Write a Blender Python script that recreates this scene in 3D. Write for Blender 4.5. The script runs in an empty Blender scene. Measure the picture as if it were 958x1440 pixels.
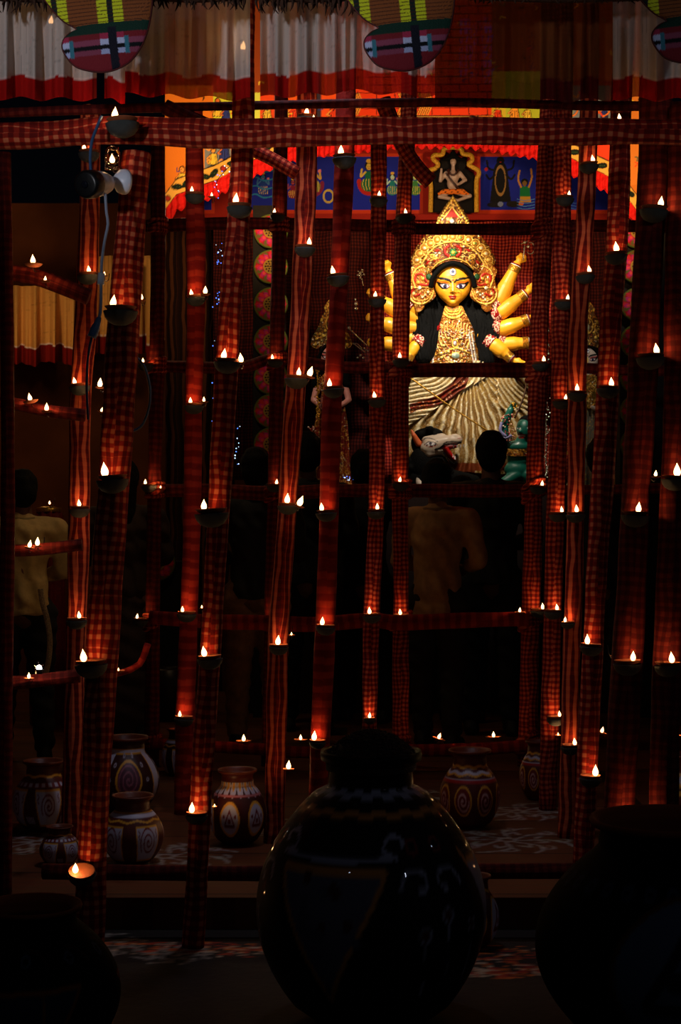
import bpy, bmesh, math, random
import numpy as np
from mathutils import Vector, Matrix, noise
PI=math.pi
F=2400.0; CX=479.0; CY=720.0; CAMH=1.22
scene=bpy.context.scene
C=scene.collection
R=random.Random(7)

def P(px,py,d):
    return Vector(((px-CX)*d/F, d, CAMH-(py-CY)*d/F))

def lin(c):
    c=np.asarray(c,dtype=float)/255.0
    return np.where(c<=0.04045,c/12.92,((c+0.055)/1.055)**2.4)

# ---------------------------------------------------------------- objects
def props(o,label=None,cat=None,group=None,kind=None):
    if label: o['label']=label
    if cat: o['category']=cat
    if group: o['group']=group
    if kind: o['kind']=kind
    return o
def empty(name,loc,label,cat,group=None):
    o=bpy.data.objects.new(name,None); C.objects.link(o); o.location=loc
    o.empty_display_size=0.05
    return props(o,label,cat,group)
def mk(name,verts,faces,mat,parent=None,cols=None,uvs=None,smooth=True,world=True,label=None):
    """verts in world coordinates (or local when world=False); children are stored relative to their parent"""
    verts=np.asarray(verts,dtype=float).reshape(-1,3)
    off=np.zeros(3)
    p=parent
    if world:
        while p is not None:
            off+=np.array(p.location); p=p.parent
    if parent is None and world:
        # origin at base centre
        mn=verts.min(0); mx=verts.max(0)
        off=np.array([(mn[0]+mx[0])/2,(mn[1]+mx[1])/2,mn[2]])
    v=verts-off if world else verts
    me=bpy.data.meshes.new(name)
    me.from_pydata(v.tolist(),[],faces if isinstance(faces,list) else faces.tolist())
    if cols is not None:
        a=me.color_attributes.new('Col','FLOAT_COLOR','POINT')
        cc=np.ones((len(v),4)); cc[:,:3]=np.clip(cols,0,1)
        a.data.foreach_set('color',cc.ravel())
    if uvs is not None:
        ul=me.uv_layers.new(name='UVMap')
        li=np.zeros(len(me.loops),dtype=np.int32); me.loops.foreach_get('vertex_index',li)
        ul.data.foreach_set('uv',np.asarray(uvs)[li].ravel())
    if smooth: me.polygons.foreach_set('use_smooth',[True]*len(me.polygons))
    if mat is not None: me.materials.append(mat)
    me.update()
    o=bpy.data.objects.new(name,me); C.objects.link(o)
    if parent is not None: o.parent=parent
    elif world: o.location=off
    if label: o['label']=label
    return o

def grid_faces(nu,nv,closeu=False,off=0):
    f=[]
    mu=nu if closeu else nu-1
    for j in range(nv-1):
        for i in range(mu):
            i2=(i+1)%nu
            f.append([off+j*nu+i,off+j*nu+i2,off+(j+1)*nu+i2,off+(j+1)*nu+i])
    return f
def merge(parts):
    V=[];Fc=[];n=0
    for v,f in parts:
        v=np.asarray(v,dtype=float).reshape(-1,3)
        V.append(v); Fc+= [[a+n for a in q] for q in f]; n+=len(v)
    return np.vstack(V),Fc

def box(c,s,rz=0):
    cx,cy,cz=c; sx,sy,sz=[a/2 for a in s]
    v=np.array([[x,y,z] for z in(-sz,sz) for y in(-sy,sy) for x in(-sx,sx)])
    if rz:
        co,si=math.cos(rz),math.sin(rz); v=v@np.array([[co,si,0],[-si,co,0],[0,0,1]])
    v=v+np.array(c)
    return v,[[0,2,3,1],[4,5,7,6],[0,1,5,4],[2,6,7,3],[0,4,6,2],[1,3,7,5]]
def sphere(c,r,nu=12,nv=8):
    if np.isscalar(r): r=(r,r,r)
    v=[];
    for j in range(nv+1):
        t=PI*j/nv
        for i in range(nu):
            a=2*PI*i/nu
            v.append((c[0]+r[0]*math.sin(t)*math.cos(a),c[1]+r[1]*math.sin(t)*math.sin(a),c[2]-r[2]*math.cos(t)))
    return np.array(v),grid_faces(nu,nv+1,True)
def lathe(profile,n=32,c=(0,0,0)):
    prof=np.asarray(profile,float); a=np.arange(n)*2*PI/n
    v=np.zeros((len(prof),n,3)); v[:,:,0]=prof[:,0:1]*np.cos(a); v[:,:,1]=prof[:,0:1]*np.sin(a); v[:,:,2]=prof[:,1:2]
    return v.reshape(-1,3)+np.array(c),grid_faces(n,len(prof),True)
def catmull(pts,step):
    pts=[np.asarray(p,float) for p in pts]
    if len(pts)<3:
        n=max(2,int(np.linalg.norm(pts[1]-pts[0])/step)+1)
        return np.array([pts[0]+(pts[1]-pts[0])*t for t in np.linspace(0,1,n)])
    out=[]
    q=[2*pts[0]-pts[1]]+pts+[2*pts[-1]-pts[-2]]
    for i in range(1,len(q)-2):
        n=max(2,int(np.linalg.norm(q[i+1]-q[i])/step)+1)
        for t in np.linspace(0,1,n,endpoint=False):
            out.append(.5*((2*q[i])+(-q[i-1]+q[i+1])*t+(2*q[i-1]-5*q[i]+4*q[i+1]-q[i+2])*t*t+(-q[i-1]+3*q[i]-3*q[i+1]+q[i+2])*t**3))
    out.append(pts[-1]); return np.array(out)
def tube(pts,r,n=12,step=0.03,caps=True,rmod=None,flat=1.0):
    """closed swept tube; r scalar or list per control point; returns verts, faces, uvs(metres)"""
    ctrl=[np.asarray(p,float) for p in pts]
    path=catmull(ctrl,step)
    m=len(path)
    if np.isscalar(r): rr=np.full(m,float(r))
    else:
        if len(r)!=len(ctrl): r=np.interp(np.linspace(0,1,len(ctrl)),np.linspace(0,1,len(r)),r)
        if len(r)!=len(ctrl): r=np.interp(np.linspace(0,1,len(ctrl)),np.linspace(0,1,len(r)),r)
        if len(r)!=len(ctrl): r=np.interp(np.linspace(0,1,len(ctrl)),np.linspace(0,1,len(r)),r)
        if len(r)!=len(ctrl): r=np.interp(np.linspace(0,1,len(ctrl)),np.linspace(0,1,len(r)),r)
        if len(r)!=len(ctrl): r=np.interp(np.linspace(0,1,len(ctrl)),np.linspace(0,1,len(r)),r)
        if len(r)!=len(ctrl): r=np.interp(np.linspace(0,1,len(ctrl)),np.linspace(0,1,len(r)),r)
        if len(r)!=len(ctrl): r=np.interp(np.linspace(0,1,len(ctrl)),np.linspace(0,1,len(r)),r)
        cum=[0]
        for a,b in zip(ctrl[:-1],ctrl[1:]): cum.append(cum[-1]+np.linalg.norm(b-a))
        L=np.concatenate([[0],np.cumsum(np.linalg.norm(np.diff(path,axis=0),axis=1))])
        rr=np.interp(L*cum[-1]/max(L[-1],1e-9),cum,r)
    T=np.gradient(path,axis=0); T/=np.maximum(np.linalg.norm(T,axis=1,keepdims=True),1e-9)
    ref=np.array([0,-1.0,0]) if abs(T[0][1])<.9 else np.array([0,0,1.0])
    nrm=ref-T[0]*ref.dot(T[0]); nrm/=np.linalg.norm(nrm)
    V=np.zeros((m,n+1,3)); UV=np.zeros((m,n+1,2)); s=0
    a=np.arange(n+1)*2*PI/n
    for i in range(m):
        nrm=nrm-T[i]*nrm.dot(T[i]); nrm/=max(np.linalg.norm(nrm),1e-9)
        b=np.cross(T[i],nrm)
        if i: s+=np.linalg.norm(path[i]-path[i-1])
        k=np.ones(n+1)*rr[i]
        if rmod is not None: k=k*rmod(a,s)
        V[i]=path[i]+np.outer(k*np.cos(a)*flat,nrm)+np.outer(k*np.sin(a),b)
        UV[i,:,0]=a*rr.mean(); UV[i,:,1]=s
    V[:,n]=V[:,0]
    f=grid_faces(n+1,m)
    v=V.reshape(-1,3); uv=UV.reshape(-1,2)
    if caps:
        c0=len(v); v=np.vstack([v,path[0],path[-1]]); uv=np.vstack([uv,uv[0],uv[-1]])
        for i in range(n):
            f.append([c0,i+1,i]); b0=(m-1)*(n+1); f.append([c0+1,b0+i,b0+i+1])
    return v,f,uv
def tb(pts,r,n=10,step=0.03,**k):
    v,f,_=tube(pts,r,n,step,**k); return v,f

def blob(prims,voxel=0.012,smooth=4):
    """continuous surface through tapered capsules / ellipsoids (voxel union, relaxed). prims: ('c',p0,p1,r0,r1) or ('s',c,(rx,ry,rz))"""
    parts=[]
    for q in prims:
        if q[0]=='s': parts.append(sphere(q[1],q[2],16,12))
        else:
            _,a,b,r0,r1=q; a=Vector(a); b=Vector(b); d=b-a; L=d.length
            if L<1e-6: parts.append(sphere(a,r0)); continue
            rot=d.to_track_quat('Z','Y').to_matrix(); prof=[]
            for t in np.linspace(0,PI/2,5): prof.append((max(r0*math.sin(t),1e-5),-r0*math.cos(t)))
            for t in np.linspace(PI/2,0,5): prof.append((max(r1*math.sin(t),1e-5),L+r1*math.cos(t)))
            v,f=lathe(prof,14); v=v@np.array(rot).T+np.array(a); parts.append((v,f))
    v,f=merge(parts)
    me=bpy.data.meshes.new('tmp'); me.from_pydata(v.tolist(),[],f); bm=bmesh.new(); bm.from_mesh(me)
    bmesh.ops.remove_doubles(bm,verts=bm.verts,dist=1e-5); bmesh.ops.recalc_face_normals(bm,faces=bm.faces); bm.to_mesh(me); bm.free()
    o=bpy.data.objects.new('tmp',me); C.objects.link(o)
    m=o.modifiers.new('r','REMESH'); m.mode='VOXEL'; m.voxel_size=voxel
    s=o.modifiers.new('s','SMOOTH'); s.iterations=smooth; s.factor=.5
    dg=bpy.context.evaluated_depsgraph_get(); ev=o.evaluated_get(dg); r=bpy.data.meshes.new_from_object(ev)
    V=np.zeros(len(r.vertices)*3); r.vertices.foreach_get('co',V); V=V.reshape(-1,3)
    fc=[list(p.vertices) for p in r.polygons]
    bpy.data.objects.remove(o); bpy.data.meshes.remove(r); bpy.data.meshes.remove(me)
    return V,fc

# ---------------------------------------------------------------- painting on vertices (pattern colours of the surface itself)
class Cv:
    def __init__(s,x0,y0,x1,y1,res,bg):
        s.x0,s.y0,s.res=x0,y0,res
        s.w=max(2,int((x1-x0)*res)+1); s.h=max(2,int((y1-y0)*res)+1)
        s.X,s.Y=np.meshgrid(x0+np.arange(s.w)/res,y0+np.arange(s.h)/res)
        s.C=np.empty((s.h,s.w,3)); s.C[:]=lin(bg)
        s.H=np.zeros((s.h,s.w))
    def put(s,m,c,h=None):
        s.C[m]=lin(c)
        if h is not None: s.H[m]=h
    def _bb(s,x0,y0,x1,y1):
        i0=max(0,int((x0-s.x0)*s.res)); i1=min(s.w,int((x1-s.x0)*s.res)+2)
        j0=max(0,int((y0-s.y0)*s.res)); j1=min(s.h,int((y1-s.y0)*s.res)+2)
        return (slice(j0,max(j0,j1)),slice(i0,max(i0,i1)))
    def ell(s,cx,cy,rx,ry=None,c=(0,0,0),h=None,rot=0,inner=0,dome=0):
        ry=ry or rx; q=max(rx,ry); b=s._bb(cx-q,cy-q,cx+q,cy+q)
        X=s.X[b]-cx;Y=s.Y[b]-cy
        if rot: co,si=math.cos(rot),math.sin(rot); X,Y=X*co+Y*si,-X*si+Y*co
        d=(X/rx)**2+(Y/ry)**2; m=(d<=1)&(d>=inner*inner)
        s.C[b][m]=lin(c)
        if h is not None: s.H[b][m]=h+(dome*np.sqrt(np.clip(1-d[m],0,1)) if dome else 0)
    def poly(s,pts,c,h=None):
        xs=[p[0] for p in pts]; ys=[p[1] for p in pts]; b=s._bb(min(xs),min(ys),max(xs),max(ys))
        X=s.X[b];Y=s.Y[b]; m=np.zeros(X.shape,bool); n=len(pts)
        for i in range(n):
            x1,y1=pts[i]; x2,y2=pts[(i+1)%n]
            if y1==y2: continue
            m^=((Y>y1)!=(Y>y2))&(X<(x2-x1)*(Y-y1)/(y2-y1)+x1)
        s.C[b][m]=lin(c)
        if h is not None: s.H[b][m]=h
    def line(s,pts,w,c,h=None,closed=False):
        if closed: pts=list(pts)+[pts[0]]
        for (x1,y1),(x2,y2) in zip(pts[:-1],pts[1:]):
            b=s._bb(min(x1,x2)-w,min(y1,y2)-w,max(x1,x2)+w,max(y1,y2)+w)
            X=s.X[b];Y=s.Y[b]; dx,dy=x2-x1,y2-y1; L=dx*dx+dy*dy or 1e-9
            t=np.clip(((X-x1)*dx+(Y-y1)*dy)/L,0,1); d=np.hypot(X-x1-t*dx,Y-y1-t*dy); m=d<=w/2
            s.C[b][m]=lin(c)
            if h is not None:
                hb=s.H[b]; hb[m]=np.maximum(hb[m],h*np.sqrt(np.clip(1-(2*d[m]/w)**2,0,1)))
    def curve(s,pts,w,c,h=None,n=8):
        q=catmull([(a,b,0) for a,b in pts],max(.5,w)); s.line([(a[0],a[1]) for a in q],w,c,h)
    def spiral(s,cx,cy,r,turns,w,c,sq=1.0,h=None):
        s.line([(cx+r*t*math.cos(turns*2*PI*t),cy+r*t*sq*math.sin(turns*2*PI*t)) for t in np.linspace(0,1,int(turns*20))],w,c,h)
    def samp(s,x,y,H=False):
        fx=np.clip((np.asarray(x)-s.x0)*s.res,0,s.w-1.001); fy=np.clip((np.asarray(y)-s.y0)*s.res,0,s.h-1.001)
        i=fx.astype(int); j=fy.astype(int); a=fx-i; b=fy-j
        A=s.H if H else s.C
        if not H: a=a[...,None]; b=b[...,None]
        return (A[j,i]*(1-a)+A[j,i+1]*a)*(1-b)+(A[j+1,i]*(1-a)+A[j+1,i+1]*a)*b

# ---------------------------------------------------------------- materials
MATS={}
def nt(name):
    m=bpy.data.materials.new(name); m.use_nodes=True; t=m.node_tree; b=t.nodes['Principled BSDF']; return m,t,b
def N(t,ty,**k):
    n=t.nodes.new(ty)
    for a,v in k.items(): setattr(n,a,v)
    return n
def noisy(t,b,scale=20,amt=.15,bump=.2,col=None):
    """grain in colour and relief of the material itself"""
    tc=N(t,'ShaderNodeTexCoord'); no=N(t,'ShaderNodeTexNoise'); no.inputs['Scale'].default_value=scale; no.inputs['Detail'].default_value=5
    t.links.new(tc.outputs['Object'],no.inputs['Vector'])
    if bump:
        bp=N(t,'ShaderNodeBump'); bp.inputs['Strength'].default_value=bump; bp.inputs['Distance'].default_value=.01
        t.links.new(no.outputs['Fac'],bp.inputs['Height']); t.links.new(bp.outputs['Normal'],b.inputs['Normal'])
    if col is not None:
        r=N(t,'ShaderNodeValToRGB'); c=np.array(col)
        r.color_ramp.elements[0].position=.3; r.color_ramp.elements[1].position=.7
        r.color_ramp.elements[0].color=(*(c*(1-amt)),1); r.color_ramp.elements[1].color=(*np.minimum(c*(1+amt),1),1)
        t.links.new(no.outputs['Fac'],r.inputs['Fac']); t.links.new(r.outputs['Color'],b.inputs['Base Color'])
def plain(name,rgb,rough=.6,metal=0,scale=20,amt=.2,bump=.2,spec=.4):
    if name in MATS: return MATS[name]
    m,t,b=nt(name); b.inputs['Roughness'].default_value=rough; b.inputs['Metallic'].default_value=metal
    b.inputs['Specular IOR Level'].default_value=spec
    noisy(t,b,scale,amt,bump,lin(rgb)); MATS[name]=m; return m
def painted(name,rough=.6,metal=0,scale=60,bump=.1,spec=.4,sheer=0,coat=0):
    if name in MATS: return MATS[name]
    m,t,b=nt(name); a=N(t,'ShaderNodeAttribute'); a.attribute_name='Col'
    t.links.new(a.outputs['Color'],b.inputs['Base Color'])
    b.inputs['Roughness'].default_value=rough; b.inputs['Metallic'].default_value=metal; b.inputs['Specular IOR Level'].default_value=spec
    b.inputs['Coat Weight'].default_value=coat
    noisy(t,b,scale,0,bump,None)
    if sheer:
        out=[n for n in t.nodes if n.type=='OUTPUT_MATERIAL'][0]
        tl=N(t,'ShaderNodeBsdfTranslucent'); t.links.new(a.outputs['Color'],tl.inputs['Color'])
        m1=N(t,'ShaderNodeMixShader'); m1.inputs[0].default_value=.35
        t.links.new(b.outputs[0],m1.inputs[1]); t.links.new(tl.outputs[0],m1.inputs[2])
        tr=N(t,'ShaderNodeBsdfTransparent'); tr.inputs[0].default_value=(.9,.8,.7,1)
        # open weave: threads cover, gaps let through
        m2=N(t,'ShaderNodeMixShader'); m2.inputs[0].default_value=sheer
        t.links.new(m1.outputs[0],m2.inputs[1]); t.links.new(tr.outputs[0],m2.inputs[2]); t.links.new(m2.outputs[0],out.inputs[0])
    MATS[name]=m; return m
def emis(name,rgb,st):
    if name in MATS: return MATS[name]
    m=bpy.data.materials.new(name); m.use_nodes=True; t=m.node_tree; t.nodes.clear()
    e=N(t,'ShaderNodeEmission'); e.inputs[0].default_value=(*rgb,1); e.inputs[1].default_value=st
    o=N(t,'ShaderNodeOutputMaterial'); t.links.new(e.outputs[0],o.inputs[0]); MATS[name]=m; return m
def gamcha(name,period=.034,wa=.5,wb=.5,base=(88,14,10),mid=(165,42,26),hi=(215,160,120),duty=.5):
    """checked cotton wrap: warp and weft stripes crossing, in metres of cloth"""
    if name in MATS: return MATS[name]
    m,t,b=nt(name); b.inputs['Roughness'].default_value=.85; b.inputs['Specular IOR Level'].default_value=.15
    uv=N(t,'ShaderNodeUVMap'); uv.uv_map='UVMap'
    sp=N(t,'ShaderNodeSeparateXYZ'); oi=N(t,'ShaderNodeObjectInfo')
    tw=N(t,'ShaderNodeTexNoise'); tw.inputs['Scale'].default_value=5.0; tw.inputs['Detail'].default_value=1
    t.links.new(uv.outputs[0],tw.inputs['Vector'])
    vm=N(t,'ShaderNodeVectorMath',operation='MULTIPLY_ADD'); vm.inputs[1].default_value=(.045,.03,0)
    t.links.new(tw.outputs['Color'],vm.inputs[0]); t.links.new(uv.outputs[0],vm.inputs[2]); t.links.new(vm.outputs[0],sp.inputs[0])
    def M(op,x,y,cl=False):
        n=N(t,'ShaderNodeMath',operation=op); n.use_clamp=cl
        for i,v in enumerate((x,y)):
            if v is None: continue
            if hasattr(v,'is_linked'): t.links.new(v,n.inputs[i])
            else: n.inputs[i].default_value=v
        return n.outputs[0]
    outs=[]
    for i,w in ((0,wa),(1,wb)):
        s=M('ADD',M('DIVIDE',sp.outputs[i],period),oi.outputs['Random'])
        tri=M('PINGPONG',s,.5)          # 0..0.5
        st=M('MULTIPLY_ADD',tri,9.0); st.node.inputs[2].default_value=-9.0*duty*.5+.5; st.node.use_clamp=True
        # narrow accent stripe
        s2=M('PINGPONG',M('ADD',M('DIVIDE',sp.outputs[i],period*4.7),.21),.5); ac=M('LESS_THAN',s2,.05)
        outs.append(M('MULTIPLY',M('SUBTRACT',st,M('MULTIPLY',ac,.8),True),w))
    f=M('ADD',outs[0],outs[1])
    rp=N(t,'ShaderNodeValToRGB'); e=rp.color_ramp.elements
    e[0].position=.05; e[0].color=(*lin(base),1); e[1].position=.95; e[1].color=(*lin(hi),1)
    q=rp.color_ramp.elements.new(.5); q.color=(*lin(mid),1); t.links.new(f,rp.inputs['Fac'])
    t.links.new(rp.outputs['Color'],b.inputs['Base Color'])
    # woven thread and crumple relief
    cr=N(t,'ShaderNodeTexNoise'); cr.inputs['Scale'].default_value=22; cr.inputs['Detail'].default_value=4
    t.links.new(uv.outputs[0],cr.inputs['Vector'])
    bp=N(t,'ShaderNodeBump'); bp.inputs['Strength'].default_value=.6; bp.inputs['Distance'].default_value=.012
    t.links.new(cr.outputs['Fac'],bp.inputs['Height']); t.links.new(bp.outputs['Normal'],b.inputs['Normal'])
    MATS[name]=m; return m

M_check=gamcha('cloth_check',period=.029,wa=.5,wb=.4,base=(92,13,9),mid=(142,34,19),hi=(196,106,70))
M_fine=gamcha('cloth_fine_check',period=.022,base=(84,13,9),mid=(134,31,18),hi=(182,84,54))
M_vert=gamcha('cloth_vertical_stripe',period=.03,wa=.85,wb=.15,base=(84,12,8),mid=(146,33,19),hi=(192,92,56))
M_hor=gamcha('cloth_cross_stripe',period=.05,wa=.1,wb=.55,base=(120,20,12),mid=(150,34,20),hi=(180,60,36))
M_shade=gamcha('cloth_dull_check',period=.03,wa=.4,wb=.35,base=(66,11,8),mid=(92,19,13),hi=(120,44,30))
M_bowl=plain('dark_shell',(52,56,54),.55,0,40,.35,.5,.4)
M_clay=plain('fired_clay',(150,78,40),.7,0,50,.25,.3)
M_flame=bpy.data.materials.new('lamp_glow'); M_flame.use_nodes=True; t=M_flame.node_tree; t.nodes.clear()
e=N(t,'ShaderNodeEmission'); e.inputs[0].default_value=(1.0,.55,.23,1); e.inputs[1].default_value=3.6
tr=N(t,'ShaderNodeBsdfTransparent'); ad=N(t,'ShaderNodeAddShader'); o=N(t,'ShaderNodeOutputMaterial')
t.links.new(e.outputs[0],ad.inputs[0]); t.links.new(tr.outputs[0],ad.inputs[1]); t.links.new(ad.outputs[0],o.inputs[0])
M_black=plain('black_hair',(7,6,6),.85,0,90,.3,.4,.15)
M_dark=plain('black_plastic',(12,12,13),.35,0,60,.1,.05)
# ================================================================ setting: camera, ground
cam=bpy.data.cameras.new('camera'); co=bpy.data.objects.new('camera',cam); C.objects.link(co)
co.location=(0,0,CAMH); co.rotation_euler=(PI/2,0,0); cam.sensor_fit='VERTICAL'; cam.sensor_height=36; cam.lens=F/1440*36; cam.clip_end=60
scene.camera=co
vs=scene.view_settings; vs.view_transform='Standard'; vs.look='None'; vs.gamma=1; vs.exposure=0; vs.use_curve_mapping=False

LOW=-0.10     # ground in front of the platform
EDGE=5.40     # front edge of the wooden platform
def groundY(d): return 0 if d>=EDGE else LOW

def alpana(cv,cx,cy,r,c):
    for k in range(8):
        a=k*PI/4+.3
        cv.line([(cx+r*(t)*math.cos(a+.5*math.sin(t*PI)),cy+r*t*math.sin(a+.5*math.sin(t*PI))) for t in np.linspace(.15,1,10)],.012,c)
        cv.spiral(cx+r*.75*math.cos(a+.4),cy+r*.75*math.sin(a+.4),r*.16,1.2,.010,c)
        cv.line([(cx+r*.45*math.cos(a),cy+r*.45*math.sin(a)),(cx+r*.6*math.cos(a+.2),cy+r*.6*math.sin(a+.2)),(cx+r*.45*math.cos(a+.4),cy+r*.45*math.sin(a+.4))],.014,c)
    cv.ell(cx,cy,r*.15,c=c,inner=.6)
def floor_part(name,x0,x1,y0,y1,z,base,marks,n,ny,mat,label=None):
    cv=Cv(x0,y0,x1,y1,max(n/(x1-x0),ny/(y1-y0)),base)
    marks(cv)
    xs=np.linspace(x0,x1,n); ys=np.linspace(y0,y1,ny); X,Y=np.meshgrid(xs,ys)
    v=np.stack([X.ravel(),Y.ravel(),np.full(X.size,z)],1); cols=cv.samp(X.ravel(),Y.ravel())
    f=grid_faces(n,ny)
    # give the slab depth
    k=len(v); v=np.vstack([v,[(x0,y0,z-.12),(x1,y0,z-.12),(x1,y1,z-.12),(x0,y1,z-.12)]]); cols=np.vstack([cols,[cols[0]]*4])
    f+= [[k,k+3,k+2,k+1]]+[[k]+[k+1]+list(range(n-1,-1,-1))]
    return props(mk(name,v,f,mat,None,cols,smooth=False),kind='structure')
mf,t,b=nt('planks'); MATS['planks']=mf
a=N(t,'ShaderNodeAttribute'); a.attribute_name='Col'
tc=N(t,'ShaderNodeTexCoord'); mp=N(t,'ShaderNodeMapping'); mp.inputs['Scale'].default_value=(.45,3.1,1); t.links.new(tc.outputs['Object'],mp.inputs['Vector'])
br=N(t,'ShaderNodeTexBrick'); br.inputs['Scale'].default_value=1; br.inputs['Mortar Size'].default_value=.018; br.inputs['Brick Width'].default_value=1.1; br.inputs['Row Height'].default_value=1
br.inputs['Color1'].default_value=(1,1,1,1); br.inputs['Color2'].default_value=(.7,.7,.7,1); br.inputs['Mortar'].default_value=(.12,.12,.12,1)
t.links.new(mp.outputs[0],br.inputs['Vector'])
no=N(t,'ShaderNodeTexNoise'); no.inputs['Scale'].default_value=4; no.inputs['Detail'].default_value=6
mp2=N(t,'ShaderNodeMapping'); mp2.inputs['Scale'].default_value=(1,14,1); t.links.new(tc.outputs['Object'],mp2.inputs['Vector']); t.links.new(mp2.outputs[0],no.inputs['Vector'])
m1=N(t,'ShaderNodeMix',data_type='RGBA',blend_type='MULTIPLY'); m1.inputs[0].default_value=1
t.links.new(a.outputs['Color'],m1.inputs[6]); t.links.new(br.outputs['Color'],m1.inputs[7])
m2=N(t,'ShaderNodeMix',data_type='RGBA',blend_type='MULTIPLY'); m2.inputs[0].default_value=.6
t.links.new(m1.outputs[2],m2.inputs[6]); t.links.new(no.outputs['Color'],m2.inputs[7]); t.links.new(m2.outputs[2],b.inputs['Base Color'])
b.inputs['Roughness'].default_value=.75; b.inputs['Specular IOR Level'].default_value=.2
def marks1(cv):
    W=(190,180,170)
    for cx,cy,r in ((.62,6.35,.26),(.72,6.95,.22),(-1.12,6.3,.25),(-.62,6.05,.26),(1.35,6.55,.2),(-1.55,6.0,.3),(-.3,6.6,.2),(.2,7.3,.3)): alpana(cv,cx,cy,r,W)
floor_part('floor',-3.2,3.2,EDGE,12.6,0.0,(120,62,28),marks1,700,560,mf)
def marks2(cv):
    W=(150,140,130); rr=random.Random(3)
    for cx,cy,r in ((-.75,5.2,.16),(-1.05,5.0,.2),(-.5,5.1,.12)): alpana(cv,cx,cy,r,W)
    for k in range(700):   # scattered coloured powder
        g=rr.choice([(-.28,5.15,.16,.035),(.42,5.05,.14,.07),(.45,4.9,.12,.03),(-.95,5.22,.35,.012)])
        x=rr.gauss(g[0],g[2]); y=rr.gauss(g[1],g[3]); cv.ell(x,y,rr.uniform(.006,.02),rr.uniform(.003,.008),rr.choice([(200,60,20),(220,110,30),(160,20,16),(210,180,150)]))
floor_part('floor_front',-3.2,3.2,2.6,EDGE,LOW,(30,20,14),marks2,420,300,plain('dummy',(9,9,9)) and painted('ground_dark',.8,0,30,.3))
# back and side walls of the pavilion
def wall(name,c,s,mat): 
    v,f=box(c,s); return props(mk(name,v,f,mat,smooth=False),kind='structure')
M_wall=plain('brown_wall',(112,62,34),.9,0,3,.25,.2,.1)
wall('wall_back',(0,12.66,1.7),(6.6,.12,3.6),M_wall)
wall('wall_left',(-3.25,9.0,1.7),(.12,7.2,3.6),M_wall)
wall('wall_right',(3.25,9.0,1.7),(.12,7.2,3.6),M_wall)

# ================================================================ cloth wrapped bamboo posts
POSTG='cloth-wrapped bamboo posts'
def wrapmod(seed):
    rr=random.Random(seed); p=[rr.uniform(0,6.28) for _ in range(6)]
    def f(a,s):
        return 1+.045*np.sin(2*a+p[0]+s*3)+.03*np.sin(5*a+p[1]+s*9)+.035*math.sin(s*7+p[2])+.02*math.sin(s*23+p[3])+.07*np.exp(-((np.mod(a-p[4]-s*.25,2*PI)-1)**2)/.02)
    return f
def post(pts,w,d,mat,nick,seed=0,ground=True,name='wrapped_post',label=None,cat='post',group=POSTG,ydrift=0):
    """pts: axis seen in the photo, top to bottom; d: distance; w: width in photo pixels"""
    q=[P(x,y,d) for x,y in pts]
    if ground:
        zf=groundY(d); a,b_=q[-2],q[-1]
        if b_.z<zf+.02 or True:
            tt=(zf-b_.z)/(b_.z-a.z); e=b_+(b_-a)*tt
            if b_.z-zf>.05: q.append(e)
            else: q[-1]=e
    r=w*d/F/2
    v,f,uv=tube(q,r,20,.04,True,wrapmod(seed))
    o=mk(name,v,f,mat,None,None,uv)
    props(o,label or nick,cat,group); return o
POSTS={}
def addpost(key,pts,w,d,mat,nick,**k):
    o=post(pts,w,d,mat,nick,seed=len(POSTS)*3+1,**k); POSTS[key]=(pts,w,d,nick,o); return o
def postx(key,y):
    pts=POSTS[key][0]
    return float(np.interp(y,[p[1] for p in pts],[p[0] for p in pts]))
addpost('P1',[(6,215),(9,400),(11,650),(9,850),(8,1050)],19,5.45,M_shade,'cloth-wrapped post at the far left edge of the picture')
addpost('P2',[(128,150),(126,300),(121,450),(113,560),(112,700),(108,860),(104,1000),(102,1120)],29,6.35,M_vert,'red cloth-wrapped post just left of the post that carries the security camera')
addpost('P3',[(192,215),(186,290),(178,390),(165,600),(151,800),(139,1000),(128,1250)],43,5.05,M_check,'thick checked post that carries the white security camera')
addpost('P5',[(272,150),(274,250),(276,400),(272,600),(270,750),(264,900),(260,1040)],25,6.9,M_hor,'dull red cloth-wrapped post standing behind the thick checked post on its left side')
addpost('P6',[(345,-30),(342,170),(336,300),(324,430),(316,560),(309,700),(301,830),(293,960),(283,1110),(275,1270)],31,5.18,M_check,'thick checked post with the lamp lowest on it hanging over the pots')
addpost('P8',[(434,-30),(432,150),(429,300),(422,450),(412,600),(403,730),(393,870),(389,1000),(387,1100)],28,6.3,M_vert,'red striped post that carries a close pair of lamps at eye height')
addpost('P9',[(490,-30),(486,150),(482,300),(474,450),(466,600),(462,740),(458,880),(450,1040),(448,1100)],27,6.0,M_hor,'red cross-striped post rising behind the left rim of the big dark pot')
addpost('P10',[(533,200),(532,330),(530,470),(531,620),(529,720),(523,860),(520,1000)],22,7.1,M_fine,'slim checked post rising behind the middle of the big dark pot')
addpost('P13',[(795,-30),(792,160),(790,350),(786,600),(780,760),(776,930),(772,1070)],25,7.0,M_fine,'slim red post, first one right of the square window frame',name='wrapped_post')
addpost('P14',[(832,-30),(829,160),(822,330),(813,480),(811,650),(808,800),(803,950),(799,1120)],25,6.4,M_vert,'slim red striped post, second one right of the square window frame')
addpost('P15',[(880,-30),(874,160),(868,330),(858,480),(850,640),(840,800),(832,950),(825,1100)],30,5.85,M_check,'red checked post with a bright lamp low down, right of the square window frame')
addpost('P16',[(925,-30),(921,180),(914,330),(908,450),(899,620),(891,760),(884,900),(876,1050),(868,1180)],42,5.25,M_shade,'thick dull red post nearest the viewer, next to last on the right')
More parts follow.
